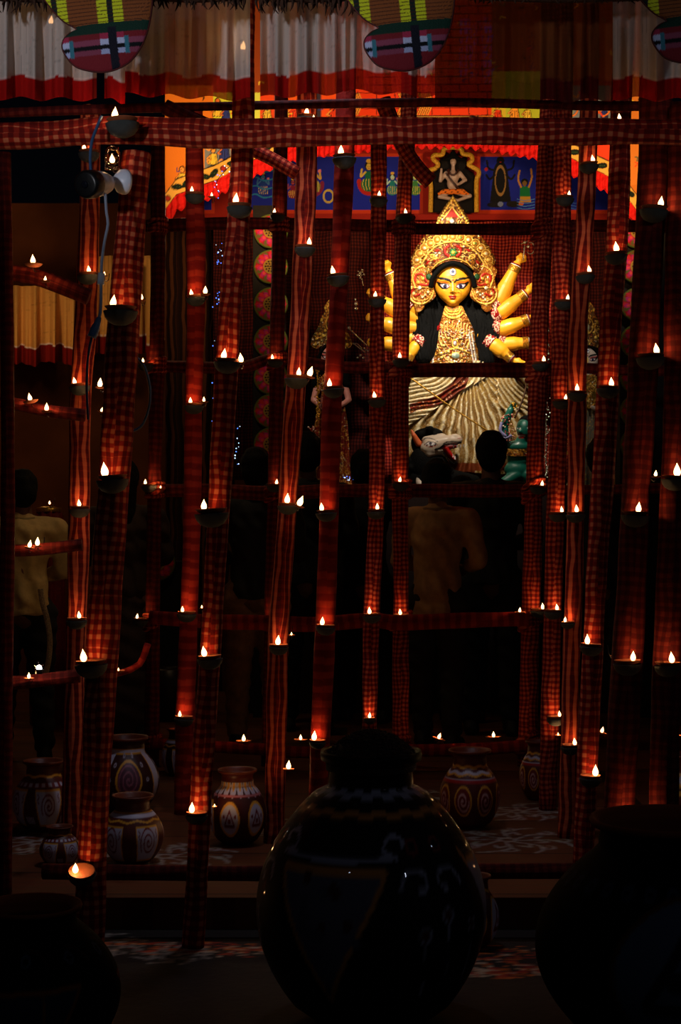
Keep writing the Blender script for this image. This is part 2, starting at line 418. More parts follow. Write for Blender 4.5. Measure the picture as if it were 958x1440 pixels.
addpost('P17',[(962,150),(958,300),(955,450),(950,640),(944,800),(938,950),(934,1120)],40,5.2,M_shade,'thick dark post at the far right edge of the picture')
# frame standing behind: four posts
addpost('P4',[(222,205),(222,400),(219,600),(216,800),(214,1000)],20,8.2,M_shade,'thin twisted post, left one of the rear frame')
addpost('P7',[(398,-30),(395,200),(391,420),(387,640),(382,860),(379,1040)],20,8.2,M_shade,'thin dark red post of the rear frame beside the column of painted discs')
addpost('P11',[(578,-30),(575,150),(568,300),(564,480),(563,680),(564,860),(563,1040)],23,8.2,M_fine,'left upright of the square window frame in front of the goddess')
addpost('P12',[(775,-30),(771,150),(765,320),(760,420),(754,600),(751,700),(746,880),(742,1040)],25,8.2,M_fine,'right upright of the square window frame in front of the goddess')

# ---------------------------------------------------------------- rails and beams
RAILG='cloth-wrapped crossbars'
def rail(pts,w,d,mat,label,seed=0,y2=None,cat='crossbar'):
    n=len(pts); q=[P(x,y,d if y2 is None else d+(y2-d)*i/(n-1)) for i,(x,y) in enumerate(pts)]
    v,f,uv=tube(q,w*d/F/2,16,.04,True,wrapmod(seed))
    return props(mk('wrapped_rail',v,f,mat,None,None,uv),label,cat,RAILG)
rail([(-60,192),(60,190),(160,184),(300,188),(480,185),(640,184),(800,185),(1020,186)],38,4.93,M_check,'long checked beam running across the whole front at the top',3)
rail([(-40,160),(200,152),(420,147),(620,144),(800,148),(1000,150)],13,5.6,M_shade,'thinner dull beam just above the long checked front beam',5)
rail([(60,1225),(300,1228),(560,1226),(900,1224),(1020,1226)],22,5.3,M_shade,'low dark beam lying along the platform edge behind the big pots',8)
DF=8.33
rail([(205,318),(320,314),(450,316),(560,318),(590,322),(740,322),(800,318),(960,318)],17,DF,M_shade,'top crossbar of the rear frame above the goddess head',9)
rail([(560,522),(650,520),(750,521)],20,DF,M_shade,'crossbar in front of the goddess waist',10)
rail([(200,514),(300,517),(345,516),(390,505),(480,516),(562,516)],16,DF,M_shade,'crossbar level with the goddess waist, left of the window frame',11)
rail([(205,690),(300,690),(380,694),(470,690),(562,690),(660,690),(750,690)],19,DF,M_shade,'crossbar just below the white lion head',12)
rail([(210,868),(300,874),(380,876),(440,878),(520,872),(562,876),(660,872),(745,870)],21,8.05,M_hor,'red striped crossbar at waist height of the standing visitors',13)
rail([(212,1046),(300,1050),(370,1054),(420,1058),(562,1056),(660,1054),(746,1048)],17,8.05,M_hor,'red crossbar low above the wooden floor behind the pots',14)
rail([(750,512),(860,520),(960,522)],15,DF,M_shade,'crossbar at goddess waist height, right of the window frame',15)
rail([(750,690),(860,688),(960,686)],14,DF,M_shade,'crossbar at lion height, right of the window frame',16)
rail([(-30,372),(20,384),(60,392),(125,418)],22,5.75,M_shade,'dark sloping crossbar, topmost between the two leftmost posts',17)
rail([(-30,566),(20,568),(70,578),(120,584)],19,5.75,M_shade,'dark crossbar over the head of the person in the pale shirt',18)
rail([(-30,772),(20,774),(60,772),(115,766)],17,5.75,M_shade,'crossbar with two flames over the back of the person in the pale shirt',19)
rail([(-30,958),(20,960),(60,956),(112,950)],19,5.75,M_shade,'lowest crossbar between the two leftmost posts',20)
rail([(150,948),(170,946),(196,934),(208,905)],10,6.6,M_hor,'short bent cloth-wrapped branch between thick checked post and thin twisted post',21)
BR='slanting cloth-wrapped braces'
def brace(pts,w,d,mat,label,seed): 
    o=rail(pts,w,d,mat,label,seed,cat='brace'); o.name='wrapped_brace'; o['group']=BR
brace([(280,183),(340,204),(380,222),(418,244)],20,6.15,M_fine,'slanting brace left of centre under the long front beam',31)
brace([(538,140),(552,175),(572,215),(590,240),(606,256)],24,6.6,M_fine,'slanting brace ending in a knob left of the painted shrine niche',32)
brace([(1000,215),(958,232),(925,248),(900,254)],20,5.9,M_fine,'slanting brace at the right edge under the long front beam',33)
brace([(232,150),(270,168),(312,186)],22,5.6,M_shade,'slanting brace above the left part of the long front beam',34)

# cloth knots where bars are tied
def knot(parent,px,py,d,r,seed):
    rr=random.Random(seed); parts=[]; c=P(px,py,d)
    for k in range(4):
        a=rr.uniform(-.7,.7); pts=[]
        for t in np.linspace(0,2*PI,13):
            pts.append(Vector((c.x+r*1.05*math.cos(t),c.y+r*1.05*math.sin(t)*.95,c.z+(k-1.5)*r*.42+math.sin(t+a*3)*r*a*.8)))
        parts.append(tb(pts,r*.3,8,.02))
    v,f=merge(parts); uv=np.stack([v[:,0]+v[:,1],v[:,2]],1)
    mk('cloth_knot',v,f,M_fine,parent,None,uv)
for key,ys,s in (('P11',(318,520,690,874,1050),1),('P12',(322,521,690,870,1046),2),('P7',(316,506,692,876),3),('P4',(318,516,690,872,1044),4)):
    pts,w,d,_,o=POSTS[key]
    for i,y in enumerate(ys): knot(o,postx(key,y),y,d,w*d/F/2*1.12,s*10+i)

# ================================================================ lamps
def lamp_proto():
    root=empty('clay_lamp',(0,0,0),None,'lamp')
    # half shell: radius 1, rim at z=0, hollow
    pr=[(0.02,-.80),(.35,-.76),(.68,-.60),(.9,-.33),(1,-.02),(1.0,.03),(.93,.02),(.84,-.25),(.6,-.5),(.3,-.62),(.01,-.65)]
    v,f=lathe(pr,24); mk('shell_bowl',v,f,M_bowl,root,world=False)
    pr=[(.01,-.02),(.5,0.0),(.78,.13),(.9,.27),(.93,.30),(.88,.31),(.7,.2),(.42,.12),(.01,.10)]
    v,f=lathe(pr,24)
    # pinched spout
    m=v[:,1]<-.4; v[m,1]*=1.06
    mk('clay_dish',v,f,M_clay,root,world=False)
    return root
def flame_mesh():
    pr=[(.002,-.72),(.24,-.70),(.42,-.52),(.52,-.25),(.52,.02),(.42,.36),(.25,.72),(.10,1.02),(.004,1.3)]
    v,f=lathe(pr,10); return v,f
FV,FF=flame_mesh()
FL=bpy.data.lights.new('flame_light','POINT'); FL.energy=.17; FL.color=(1.0,.52,.2); FL.shadow_soft_size=.006
HV,HF=tb([(0,0,-.004),(0,.03,-.012),(0,.11,.004),(0,.13,.03)],.0016,6,.02)
_me={}
proto=lamp_proto()
fl=mk('flame',FV,FF,M_flame,proto,world=False)
pb,pd,pf=[c for c in proto.children if c.name.startswith('shell')][0],[c for c in proto.children if c.name.startswith('clay_dish')][0],fl
LG='small clay lamps lit on the posts and bars'
hook=mk('wire_hook',HV,HF,M_dark,proto,world=False)
def lamp(px,py,d,Rm,label,fs=1.0,tilt=0,bowl=True,cx=None,rx=0):
    """flame centre at (px,py); Rm bowl radius in metres; fs flame scale"""
    x0=px if cx is None else cx
    fz=.24*Rm+.013*fs
    base=P(x0,py,d)-Vector((0,0,fz+.004))
    r=proto.copy(); C.objects.link(r); r.location=base; r.rotation_euler=(rx,tilt,R.uniform(-.3,.3)*0)
    props(r,label,'lamp',LG)
    if not bowl:
        h=hook.copy(); C.objects.link(h); h.parent=r
    l=bpy.data.objects.new('flame_light',FL); C.objects.link(l); l.parent=r; l.location=((px-x0)*d/F,-Rm*.25,fz); l.scale=(fs,fs,fs)
    ks=[pd]+([pb] if bowl else [])
    for k in ks:
        c=k.copy(); C.objects.link(c); c.parent=r; c.scale=(Rm,Rm,Rm)
    c=pf.copy(); C.objects.link(c); c.parent=r
    dx=(px-x0)*d/F
    c.location=(dx,-Rm*.25,fz); c.scale=(.0165*fs,.0165*fs,.0165*fs); c.rotation_euler=(0,R.uniform(-.12,.12),0)
    return r
ORD=['topmost','second','third','fourth','fifth','sixth','seventh']
def on_post(key,L,Rpx):
    pts,w,d,nick,o=POSTS[key]; L=sorted(L,key=lambda q:q[1]); short=nick
    for i,q in enumerate(L):
        x,y,fs=q[:3]; rp=q[3] if len(q)>3 else Rpx
        Rm=rp*d/F; pr=w*d/F/2
        dd=d-pr*1.08-Rm
        if key=='P3' and y<170: dd=4.93-.044-Rm*1.02
        ax=postx(key,y); cx=ax+max(-.9*rp,min(.9*rp,(x-ax)))*.45 if abs(x-ax)<rp*1.4 else x-(.5*rp if x>ax else -.5*rp)
        # the flame may sit off the dish centre only within the dish
        off=max(-.4*rp,min(.4*rp,x-ax)); cx=x-off
        which=('topmost' if i==0 else 'lowest' if i==len(L)-1 and i>1 else ORD[i]+' from top')
        lamp(x,y,dd,Rm,f'lamp bowl {which} on the {short}',fs,R.uniform(-.08,.08),True,cx,.4 if y>1200 else 0)
SH={'P1':'leftmost post','P2':'post left of security camera post','P3':'thick security camera post','P5':'dull red post right of security camera',
 'P6':'thick checked post left of painted discs','P8':'striped post with close lamp pair','P9':'cross-striped post behind big pot rim','P10':'slim post behind big pot middle',
 'P13':'first slim post right of window frame','P14':'second slim post right of window frame','P15':'checked post with bright low lamp at right','P16':'thick post next to last on right','P17':'rightmost post',
 'P4':'thin twisted rear post','P7':'rear post beside painted discs','P11':'left upright of window frame','P12':'right upright of window frame'}
for k in SH: POSTS[k]=POSTS[k][:3]+(SH[k],POSTS[k][4])
on_post('P2',[(119,207,.8),(126,379,.8),(106,535,.8),(112,707,.8),(112,864,.8)],15)
on_post('P3',[(163,160,1.05,23),(160,424,1.05,24),(149,660,1.25,23),(119,921,1.1,23),(107,1216,1.0,20)],23)
on_post('P5',[(270,267,.8),(270,411,.8),(268,563,.75),(257,856,.7),(253,1003,.7)],14)
on_post('P6',[(332,280,1.0,18),(315,498,.95,19),(288,709,.95,24),(288,915,.95,18),(270,1135,.95,16)],18)
on_post('P8',[(435,340,.9,15),(420,523,.95,17),(404,701,1.1,15),(391,900,1.05,14),(431,157,.95,15)],15)
on_post('P9',[(480,212,1.1,17),(469,380,.95,16),(464,538,.9,15),(453,712,.85,15),(453,873,.85,14),(442,1034,1.0,12)],15)
on_post('P10',[(533,273,.8),(528,414,.8),(527,555,.85),(531,712,.8),(520,858,.85),(520,1005,.7,9)],13)
on_post('P13',[(800,272,.7),(798,418,.75),(795,558,.7),(790,716,.75),(783,853,.75),(787,1003,.7)],13)
on_post('P14',[(834,224,.85),(829,379,.85),(811,545,.85),(811,715,.85),(795,870,.6,10),(808,1042,.8)],14)
on_post('P15',[(867,348,1.1),(859,537,.95),(825,899,1.0),(837,1083,1.15)],16)
on_post('P16',[(928,284,1.0),(923,491,1.0),(897,713,.95),(890,922,.9),(889,1138,.95)],20)
on_post('P17',[(951,661,1.2),(944,924,1.0)],19)
on_post('P11',[(571,298,.85),(562,500,.9),(562,674,.8),(563,860,.85)],12)
on_post('P12',[(765,505,.9),(762,679,.8),(763,852,.9)],12)
on_post('P7',[(386,297,.75),(383,502,.75),(389,677,.75),(375,869,.65)],11)
on_post('P4',[(201,507,.7),(205,677,.75),(193,866,.7)],11)
# small lamps without a bowl: dish only
def dish(px,py,d,label,fs=.7,r=9,tilt=0,rx=0): lamp(px,py,d,r*d/F,label,fs,tilt,False,rx=rx)
dish(289,408,6.75,'bright lamp hanging right beside the lamp of the dull red post',.95,8)
dish(287,561,6.75,'tiny bright lamp just left of the checked post, below goddess waist level',.6,7)
dish(339,503,5.1,'bright lamp at the right side of thick checked post beside painted discs',.85,7)
dish(434,522,6.05,'brightest lamp of the touching pair above the pink-faced idol',1.1,10,.3)
dish(420,704,6.05,'right lamp of the close pair on the striped post',1.15,9,.3)
dish(441,165,6.1,'tiny lamp right below the topmost lamp on the striped post',.6,5)
dish(298,273,6.6,'tiny lamp against the red frill at the left of the painted arch',.5,6)
dish(158,224,4.98,'bulb glowing in a small glass jar above the security camera',.9,6)
dish(199,417,6.6,'round bright lamp right of the security camera post, beside the far curtain',.8,7)
dish(147,384,6.2,'tiny lamp left of the security camera post, beside the hanging cable',.45,5)
dish(141,538,6.2,'bright lamp squeezed between the two posts at the lower end of the hanging cable',1.0,8)
dish(142,575,6.2,'small lamp just below the bright lamp between the two left posts',.5,6,.3)
dish(176,670,6.2,'tiny flame at the right side of the thick security camera post',.4,4)
dish(226,684,8.1,'tiny flame beside the thin twisted rear post',.4,4)
dish(284,852,6.7,'tiny flame right of the dull red post above the waist-high crossbar',.35,4)
dish(134,755,6.2,'tiny flame at the left side of the security camera post, chest height',.35,4)
dish(47,365,5.66,'leftmost lamp on the topmost sloping crossbar',.95,14)
dish(64,391,5.66,'flattened small lamp on the topmost sloping crossbar at the left',.5,8)
dish(44,558,5.7,'left lamp on the crossbar over the head of the person in the pale shirt',.8,12,-.2)
dish(66,572,5.7,'right lamp on the crossbar over the head of the person in the pale shirt',.8,9)
dish(41,764,5.68,'left flame on the crossbar at the back of the person in the pale shirt',.75,9,.2)
dish(53,761,5.68,'right flame on the crossbar at the back of the person in the pale shirt',.85,7)
dish(41,949,5.68,'dim flame left of the white sparkling light on the lowest left crossbar',.6,8)
dish(70,706,7.4,'small flame next to the red cloth beyond the pale-shirted person',.5,5)
dish(167,940,6.5,'lamp dish on the bent branch between two posts',.35,10)
dish(410,890,6.5,'small low flame right of the striped post, above big pot',.35,6)
dish(423,1036,7.92,'middle lamp of the row on the low red crossbar',.75,11)
dish(343,1037,7.92,'left lamp standing on the low red crossbar behind the pots',.95,12)
dish(616,1034,7.92,'tilted lamp on the low red crossbar right of the big pot',.85,11,.3)
dish(694,1032,7.92,'rightmost lamp standing on the low red crossbar',.8,12)
dish(250,1038,7.9,'lamp at the left end of the low red crossbar',.5,8,-.3)
dish(406,1075,6.1,'bright lamp low on the striped post, left above the big pot shoulder',.95,9)
dish(302,1131,6.1,'tiny glow beside the pot with the triangle medallion',.3,4)
dish(731,857,8.0,'small lamp where the waist-high crossbar meets the right upright',.7,8)
dish(863,917,6.1,'small lamp hanging free between two posts at the right',.65,5)
dish(845,1025,6.6,'tilted lamp low between posts at the right',.7,11,.3)
dish(951,1030,5.9,'tiny lamp at the right edge near the yellow and white pot',.5,8)
dish(785,1031,6.9,'tiny lamp low between the two slim posts',.35,5)
dish(922,665,6.0,'small lamp left of the brightest lamp at the right edge',.65,9)
v,f=tb([P(947,330,5.99),P(942,370,5.99),P(941,400,5.99),P(948,420,5.99),P(956,402,5.99),P(955,370,5.99),P(951,330,5.99)],.0012,6,.02); props(mk('wire_loop',v,f,M_dark),'thin wire loop hanging at the far right round a lamp','wire')
dish(950,414,6.0,'lamp hanging on a thin wire at the far right',.85,7)
dish(871,164,5.0,'lamp glinting just above the right part of the long front beam',.6,9)
dish(72,28,4.95,'lamp shining through the first white curtain',.8,6)
dish(342,64,4.95,'lamp shining through the second white curtain',.85,6)
for ch in list(proto.children): bpy.data.objects.remove(ch)
bpy.data.objects.remove(proto)
# ================================================================ shrine
K=10.6/F
def D(px,py,off=0):
    q=10.6-off*K; return np.array([(px-CX)*q/F,q,CAMH-(py-CY)*q/F])
def Dv(px,py,off):
    px=np.asarray(px,float);py=np.asarray(py,float);off=np.asarray(off,float)+0*px
    q=10.6-off*K; return np.stack([(px-CX)*q/F,q,CAMH-(py-CY)*q/F],-1)
def dense(pts,step,closed=True,smooth=True):
    pts=[(p[0],p[1],0) for p in pts]
    if closed: pts=pts+[pts[0]]
    if smooth: q=catmull(pts,step)
    else:
        q=[]
        for a,b in zip(pts[:-1],pts[1:]):
            n=max(1,int(math.dist(a,b)/step))
            q+=[(a[0]+(b[0]-a[0])*t/n,a[1]+(b[1]-a[1])*t/n,0) for t in range(n)]
        q=np.array(q)
    if closed and smooth: q=q[:-1]
    return q[:,:2]
def plate(name,outline,cen,nr,cv,mat,parent,emb,thick,hfun=None,hs=1.0,smooth=True,puff=0,step=1.0,label=None,uvs=False):
    """solid plate: outline filled in rings round cen, front raised by hfun/cv.H, back flat"""
    o=dense(outline,step,True,smooth); n=len(o); c=np.array(cen,float)
    ts=np.linspace(0,1,nr+1)[1:]
    XY=np.vstack([[c]]+[c+(o-c)*t for t in ts])
    T=np.concatenate([[0]]+[np.full(n,t) for t in ts])
    h=puff*np.sqrt(np.clip(1-T**2,0,1))
    if cv is not None: h=h+hs*cv.samp(XY[:,0],XY[:,1],True)*np.minimum(1,(1-T)*nr/2+.15)
    if hfun is not None: h=h+hfun(XY[:,0],XY[:,1])
    front=emb(XY[:,0],XY[:,1],h)
    base=hfun(o[:,0],o[:,1]) if hfun is not None else np.zeros(n)
    back=emb(o[:,0],o[:,1],base-thick)
    bc=emb(c[:1],c[1:],np.array([(hfun(c[:1],c[1:])[0] if hfun is not None else 0)-thick]))
    V=np.vstack([front,back,bc]); f=[]
    for i in range(n): f.append([0,1+i,1+(i+1)%n])
    for r in range(nr-1):
        a=1+r*n; b=a+n
        for i in range(n): f.append([a+i,b+i,b+(i+1)%n,a+(i+1)%n])
    a=1+(nr-1)*n; b=a+n
    for i in range(n): f.append([a+i,b+i,b+(i+1)%n,a+(i+1)%n]); f.append([b+i,b+n,b+(i+1)%n])
    b0=b+n
    f=[[*q] for q in f]
    cols=None
    if cv is not None:
        cf=cv.samp(XY[:,0],XY[:,1]); cols=np.vstack([cf,cf[-n:],cf[:1]])
    return mk(name,V,f,mat,parent,cols,label=label)

M_gold=painted('gilded',.38,.55,240,.35,.6)
M_skin=painted('painted_clay',.42,0,60,.04,.45,coat=.15)
M_saree=painted('gold_cloth',.42,.35,260,.35,.5)
M_paint=painted('painted_cloth',.8,0,120,.15,.2)
M_goldp=plain('plain_gold',(214,160,60),.3,.8,80,.3,.3)
M_silver=plain('silver_foil',(225,215,195),.25,.8,90,.2,.3)
M_redc=plain('red_cloth',(120,12,10),.7,0,80,.3,.3)
M_hair=plain('idol_hair',(4,4,4),.8,0,150,.3,.5,.12)

# stage
v,f=box((.85,11.34,.675),(3.0,2.0,1.35)); st=mk('idol_stage',v,f,plain('stage_cloth',(30,9,7),.9,0,40,.2,.2),smooth=False)
props(st,'dark cloth-covered stage that carries the row of idols','stage')
# backdrop: two checked red cloths hanging behind the idols
def backdrop(x0,x1,y0,y1,d,label,seed,mat):
    rr=random.Random(seed); nu=90; nv=14; ph=[rr.uniform(0,6) for _ in range(4)]
    xs=np.linspace(x0,x1,nu); V=[];UV=[]
    for j in range(nv):
        py=y0+(y1-y0)*j/(nv-1)
        for i in range(nu):
            p=P(xs[i],py,d); s=p.x
            V.append((p.x,p.y+.012*math.sin(s*38+ph[0])+.01*math.sin(s*17+ph[1]+j*.1),p.z)); UV.append((p.x*1.02,p.z))
    n=len(V); V2=V+[(a,b+.006,c) for a,b,c in V]; f=grid_faces(nu,nv); f2=[[q[0]+n,q[3]+n,q[2]+n,q[1]+n] for q in f]
    per=list(range(nu))+[j*nu+nu-1 for j in range(1,nv)]+[(nv-1)*nu+i for i in range(nu-2,-1,-1)]+[j*nu for j in range(nv-2,0,-1)]
    e=[[per[i],per[i]+n,per[(i+1)%len(per)]+n,per[(i+1)%len(per)]] for i in range(len(per))]
    return props(mk('backdrop_cloth',V2,f+f2+e,mat,None,None,np.array(UV+UV)),label,'cloth','red cloths hanging behind the idols')
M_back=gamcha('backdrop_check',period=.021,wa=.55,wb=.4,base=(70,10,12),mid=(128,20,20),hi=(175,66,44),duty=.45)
M_back_shade=gamcha('backdrop_shaded',period=.021,wa=.5,wb=.35,base=(34,6,7),mid=(62,11,11),hi=(92,30,20),duty=.45)
backdrop(300,520,300,675,11.12,'dull red checked backdrop cloth left of the goddess',1,M_back_shade)
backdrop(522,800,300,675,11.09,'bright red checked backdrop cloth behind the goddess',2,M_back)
backdrop(802,1000,300,675,11.12,'dull red checked backdrop cloth right of the goddess',3,M_back_shade)
M_strip=gamcha('side_stripe',period=.045,wa=.9,wb=.02,base=(34,14,9),mid=(60,26,14),hi=(96,52,26),duty=.5)
backdrop(232,330,180,1020,11.6,'dark striped cloth hanging left behind the painted discs',4,M_strip)

# ---------- painted arch
Lx=[230,248,305,355,400,440,480,560,660,720,770,800,830,860,882,905]; Ly=[320,296,275,248,230,220,216,207,207,216,226,243,258,272,300,330]
cv=Cv(225,-60,910,345,2,(205,110,30))
def LY(x): return np.interp(x,Lx,Ly)
rr=random.Random(11)
cv.put(cv.Y<150,(150,62,18))
# scene cells
X,Y=cv.X,cv.Y
for (x0,x1,y0,y1,c) in ((225,300,120,300,(225,120,30)),(300,330,130,200,(210,205,50)),(330,352,130,172,(220,205,60)),(352,366,130,180,(215,215,80)),(366,386,130,180,(225,70,20)),(386,404,100,200,(60,60,70)),(404,420,100,200,(230,90,20)),(420,452,100,200,(50,40,50)),(452,482,100,200,(235,80,20)),(482,500,100,200,(220,60,18)),
    (690,712,100,175,(200,170,40)),(712,760,100,190,(170,175,40)),(760,806,100,200,(160,160,50)),(806,872,120,190,(110,112,118)),(872,910,100,260,(214,120,40)),(288,325,205,245,(118,120,124)),(795,872,200,270,(236,62,26))):
    cv.poly([(x0,y0),(x1,y0),(x1,y1),(x0,y1)],c)
# brick field
m=(X>486)&(X<692)&(Y>-60)&(Y<163); cv.put(m,(228,58,14))
for k,y in enumerate(range(-58,164,11)):
    cv.line([(486,y+2),(692,y)],1.3,(70,14,6))
    for x in range(490+(k%2)*13,692,26): cv.line([(x,y),(x+1,y+10)],1.3,(70,14,6))
for x0 in (489,560,588): # hanging straw folds over bricks
    for k in range(6): cv.curve([(x0+k*3,132),(x0+k*3+4,145),(x0+k*3-2,161)],1.2,(60,20,8)); cv.curve([(x0+k*3+1,132),(x0+k*3+5,145),(x0+k*3-1,161)],1.6,(230,150,50))
# figures and ornaments outlined in black
BK=(22,10,8)
def fig(x,y,s,sk,cl):
    cv.ell(x,y-9*s,3.2*s,4*s,BK); cv.ell(x,y-8.6*s,2.3*s,3*s,sk); cv.ell(x-1*s,y-9*s,.6*s,.5*s,BK)
    cv.poly([(x-4*s,y-5*s),(x+4*s,y-5*s),(x+6*s,y+8*s),(x-6*s,y+8*s)],BK); cv.poly([(x-3*s,y-4.4*s),(x+3*s,y-4.4*s),(x+5*s,y+7*s),(x-5*s,y+7*s)],cl)
    for k in (-2,0,2): cv.line([(x+k*s,y-2*s),(x+k*1.7*s,y+7*s)],.6*s,BK)
    cv.line([(x-3*s,y-3*s),(x-7*s,y+1*s),(x-4*s,y+2*s)],1.8*s,BK); cv.line([(x-3*s,y-3*s),(x-7*s,y+1*s),(x-4*s,y+2*s)],1.1*s,sk)
cols=[(230,60,20),(240,150,40),(60,90,60),(40,50,120),(235,190,60)]
for x,y,s in ((306,154,1.3),(318,160,1.2),(340,156,1.3),(376,160,1.2),(412,158,1.3),(436,160,1.4),(470,160,1.5),(300,222,1.3),(316,214,1.4),(272,230,1.4),(256,250,1.3),(700,160,1.2),(724,158,1.3),(742,160,1.1),(785,160,1.2),(850,158,1)):
    fig(x,y,s,rr.choice([(235,150,60),(220,110,40)]),rr.choice(cols))
for x in range(806,875,15):   # orange flourishes on grey
    cv.curve([(x,148),(x+7,152),(x+4,160),(x-3,164)],2.6,BK); cv.curve([(x,148),(x+7,152),(x+4,160),(x-3,164)],1.8,(240,120,30))
for _ in range(260):
    x=rr.uniform(235,900); y=rr.uniform(-50,250)
    if 486<x<692 and y<163 and y>120: continue
    if y>LY(x)-45: continue
    a=rr.uniform(0,6); c=rr.choice(cols+[BK,BK]); cv.curve([(x,y),(x+4*math.cos(a),y+4*math.sin(a)),(x+8*math.cos(a+1),y+6*math.sin(a+1))],1.6,c)
# leaf strip and frill follow the lower edge
d=LY(X)-Y
cv.put((d<44)&(d>22),(232,168,70)); cv.put(((d>43)&(d<45))|((d>21)&(d<23)),BK)
for k,x in enumerate(np.arange(236,905,13)):
    y=float(LY(x))-33; s=math.atan2(float(LY(x+3)-LY(x-3)),6)
    if k%3==0: cv.ell(x,y,4.6,4.6,(90,24,16)); cv.ell(x,y,3,3,(170,40,24))
    else: cv.ell(x,y,8,4.2,(14,26,12),rot=s+(.5 if k%3==1 else -.5)); cv.line([(x-5,y),(x+5,y)],.5,(60,90,40))
m=d<22; cv.put(m,(205,20,14))
pl=np.sin(X*.75+.35*np.sin(Y*.3)+1.6*np.sin(X*.11)); cv.H[m]=(1.5*pl+1.2*np.sin(Y*.5+X*.2))[m]
K2=10.0/F
nu,nv=560,250
xs=np.linspace(232,903,nu); V=[];
Yt=-50.0; XX=np.repeat(xs[None],nv,0); tt=np.linspace(0,1,nv)[:,None]; YY=LY(XX)*(1-tt)+Yt*tt
ed=LY(XX)+2.0*np.sin(XX*.5); YY=np.where(tt==0,ed,YY)
H=cv.samp(XX,YY,True)
V=np.stack([(XX-CX)*K2,10.0-H*K2,CAMH-(YY-CY)*K2],-1).reshape(-1,3); cc=cv.samp(XX.ravel(),YY.ravel())
n=len(V); f=grid_faces(nu,nv)
per=list(range(nu))+[j*nu+nu-1 for j in range(1,nv)]+[(nv-1)*nu+i for i in range(nu-2,-1,-1)]+[j*nu for j in range(nv-2,0,-1)]
Vb=V[per]+np.array([0,.03,0]); e=[[per[i],n+i,n+(i+1)%len(per),per[(i+1)%len(per)]] for i in range(len(per))]
e.append([n+i for i in range(len(per))])
arch=mk('painted_arch',np.vstack([V,Vb]),f+e,M_paint,None,np.vstack([cc,cc[per]]))
props(arch,'painted arch with scroll figures, brick pattern, leaf strip and red frill over the shrine','arch')

# ---------- frieze with blue panels
K3=11.0/F
def E3(x,y,h): return np.stack([(np.asarray(x)-CX)*K3,11.0-np.asarray(h)*K3+0*np.asarray(x),CAMH-(np.asarray(y)-CY)*K3],-1)
cv=Cv(236,200,900,312,3,(150,28,14)); BL=(22,34,150); OR=(190,52,22)
panels=[(262,298),(349,392),(397,482),(496,591),(676,756),(766,884)]
for a,b_ in panels:
    cv.poly([(a-4,216),(b_+4,216),(b_+4,300),(a-4,300)],OR); cv.poly([(a,220),(b_,220),(b_,295),(a,295)],BL)
def devi(x,y,s,skin,dress,flame=None,hair=BK):
    if flame:
        for k in range(14):
            t=k/13*PI; cv.ell(x+11*s*math.cos(t),y+3*s+13*s*math.sin(t),2.6*s,3.4*s,flame,rot=t)
    cv.ell(x,y-15*s,4.6*s,5.2*s,hair); cv.ell(x,y-14*s,3*s,3.8*s,skin); cv.line([(x-2*s,y-14.5*s),(x-.6*s,y-14.5*s)],.7*s,BK); cv.line([(x+.6*s,y-14.5*s),(x+2*s,y-14.5*s)],.7*s,BK); cv.line([(x-.8*s,y-12*s),(x+.8*s,y-12*s)],.7*s,(190,30,30))
    cv.ell(x,y-20.5*s,3*s,2.4*s,(210,160,50))
    cv.poly([(x-5*s,y-9*s),(x+5*s,y-9*s),(x+4*s,y),(x-4*s,y)],dress)
    cv.ell(x,y+6*s,9*s,8*s,dress); 
    for k in range(5): cv.curve([(x-6*s+k*3*s,y),(x-7*s+k*3.4*s,y+6*s),(x-5*s+k*3*s,y+12*s)],.6*s,(230,190,80))
    for g in (-1,1): cv.curve([(x+g*4*s,y-8*s),(x+g*9*s,y-3*s),(x+g*8*s,y-11*s)],2.2*s,skin)
    cv.ell(x+8*s,y-12*s,2*s,2*s,(220,120,130))
devi(519,252,1.25,(205,170,70),(20,96,60),(170,30,20)); devi(552,262,.9,(180,210,190),(30,120,120)); devi(584,262,.9,(190,210,120),(60,120,60))
devi(440,255,1.2,(200,160,60),(120,120,60),(120,30,60)); cv.line([(425,234),(428,285)],2.6,(170,140,60)); cv.ell(428,286,6,6,(160,90,40)); cv.ell(462,276,8,10,(190,160,70),inner=.7)
devi(412,268,.8,(150,60,80),(120,20,50)); devi(370,262,.9,(60,110,170),(30,60,140))
for y in (240,252,264,276): cv.curve([(350,y),(360,y-3),(372,y+2),(390,y-2)],2,(40,120,170))
# dark goddess with garland
cv.ell(704,250,11,24,(12,12,16)); cv.ell(704,226,5.5,6,(12,12,16)); cv.poly([(694,245),(714,245),(719,284),(689,284)],(14,12,16)); cv.ell(704,254,8,22,(150,110,60),inner=.8); cv.line([(703,228),(705,228)],1,(190,30,30))
for g in (-1,1):
    cv.curve([(704+g*8,240),(704+g*17,236),(704+g*19,226)],3,(14,12,18)); cv.curve([(704+g*8,246),(704+g*15,252),(704+g*20,246)],3,(14,12,18))
cv.ell(684,238,2.5,2.5,(190,40,40)); cv.ell(697,288,12,4,(20,18,26)); cv.ell(722,287,10,4.5,(30,24,24)); cv.ell(733,286,3.5,3.5,(190,90,30)); cv.ell(704,287,4,3.5,(110,120,160))
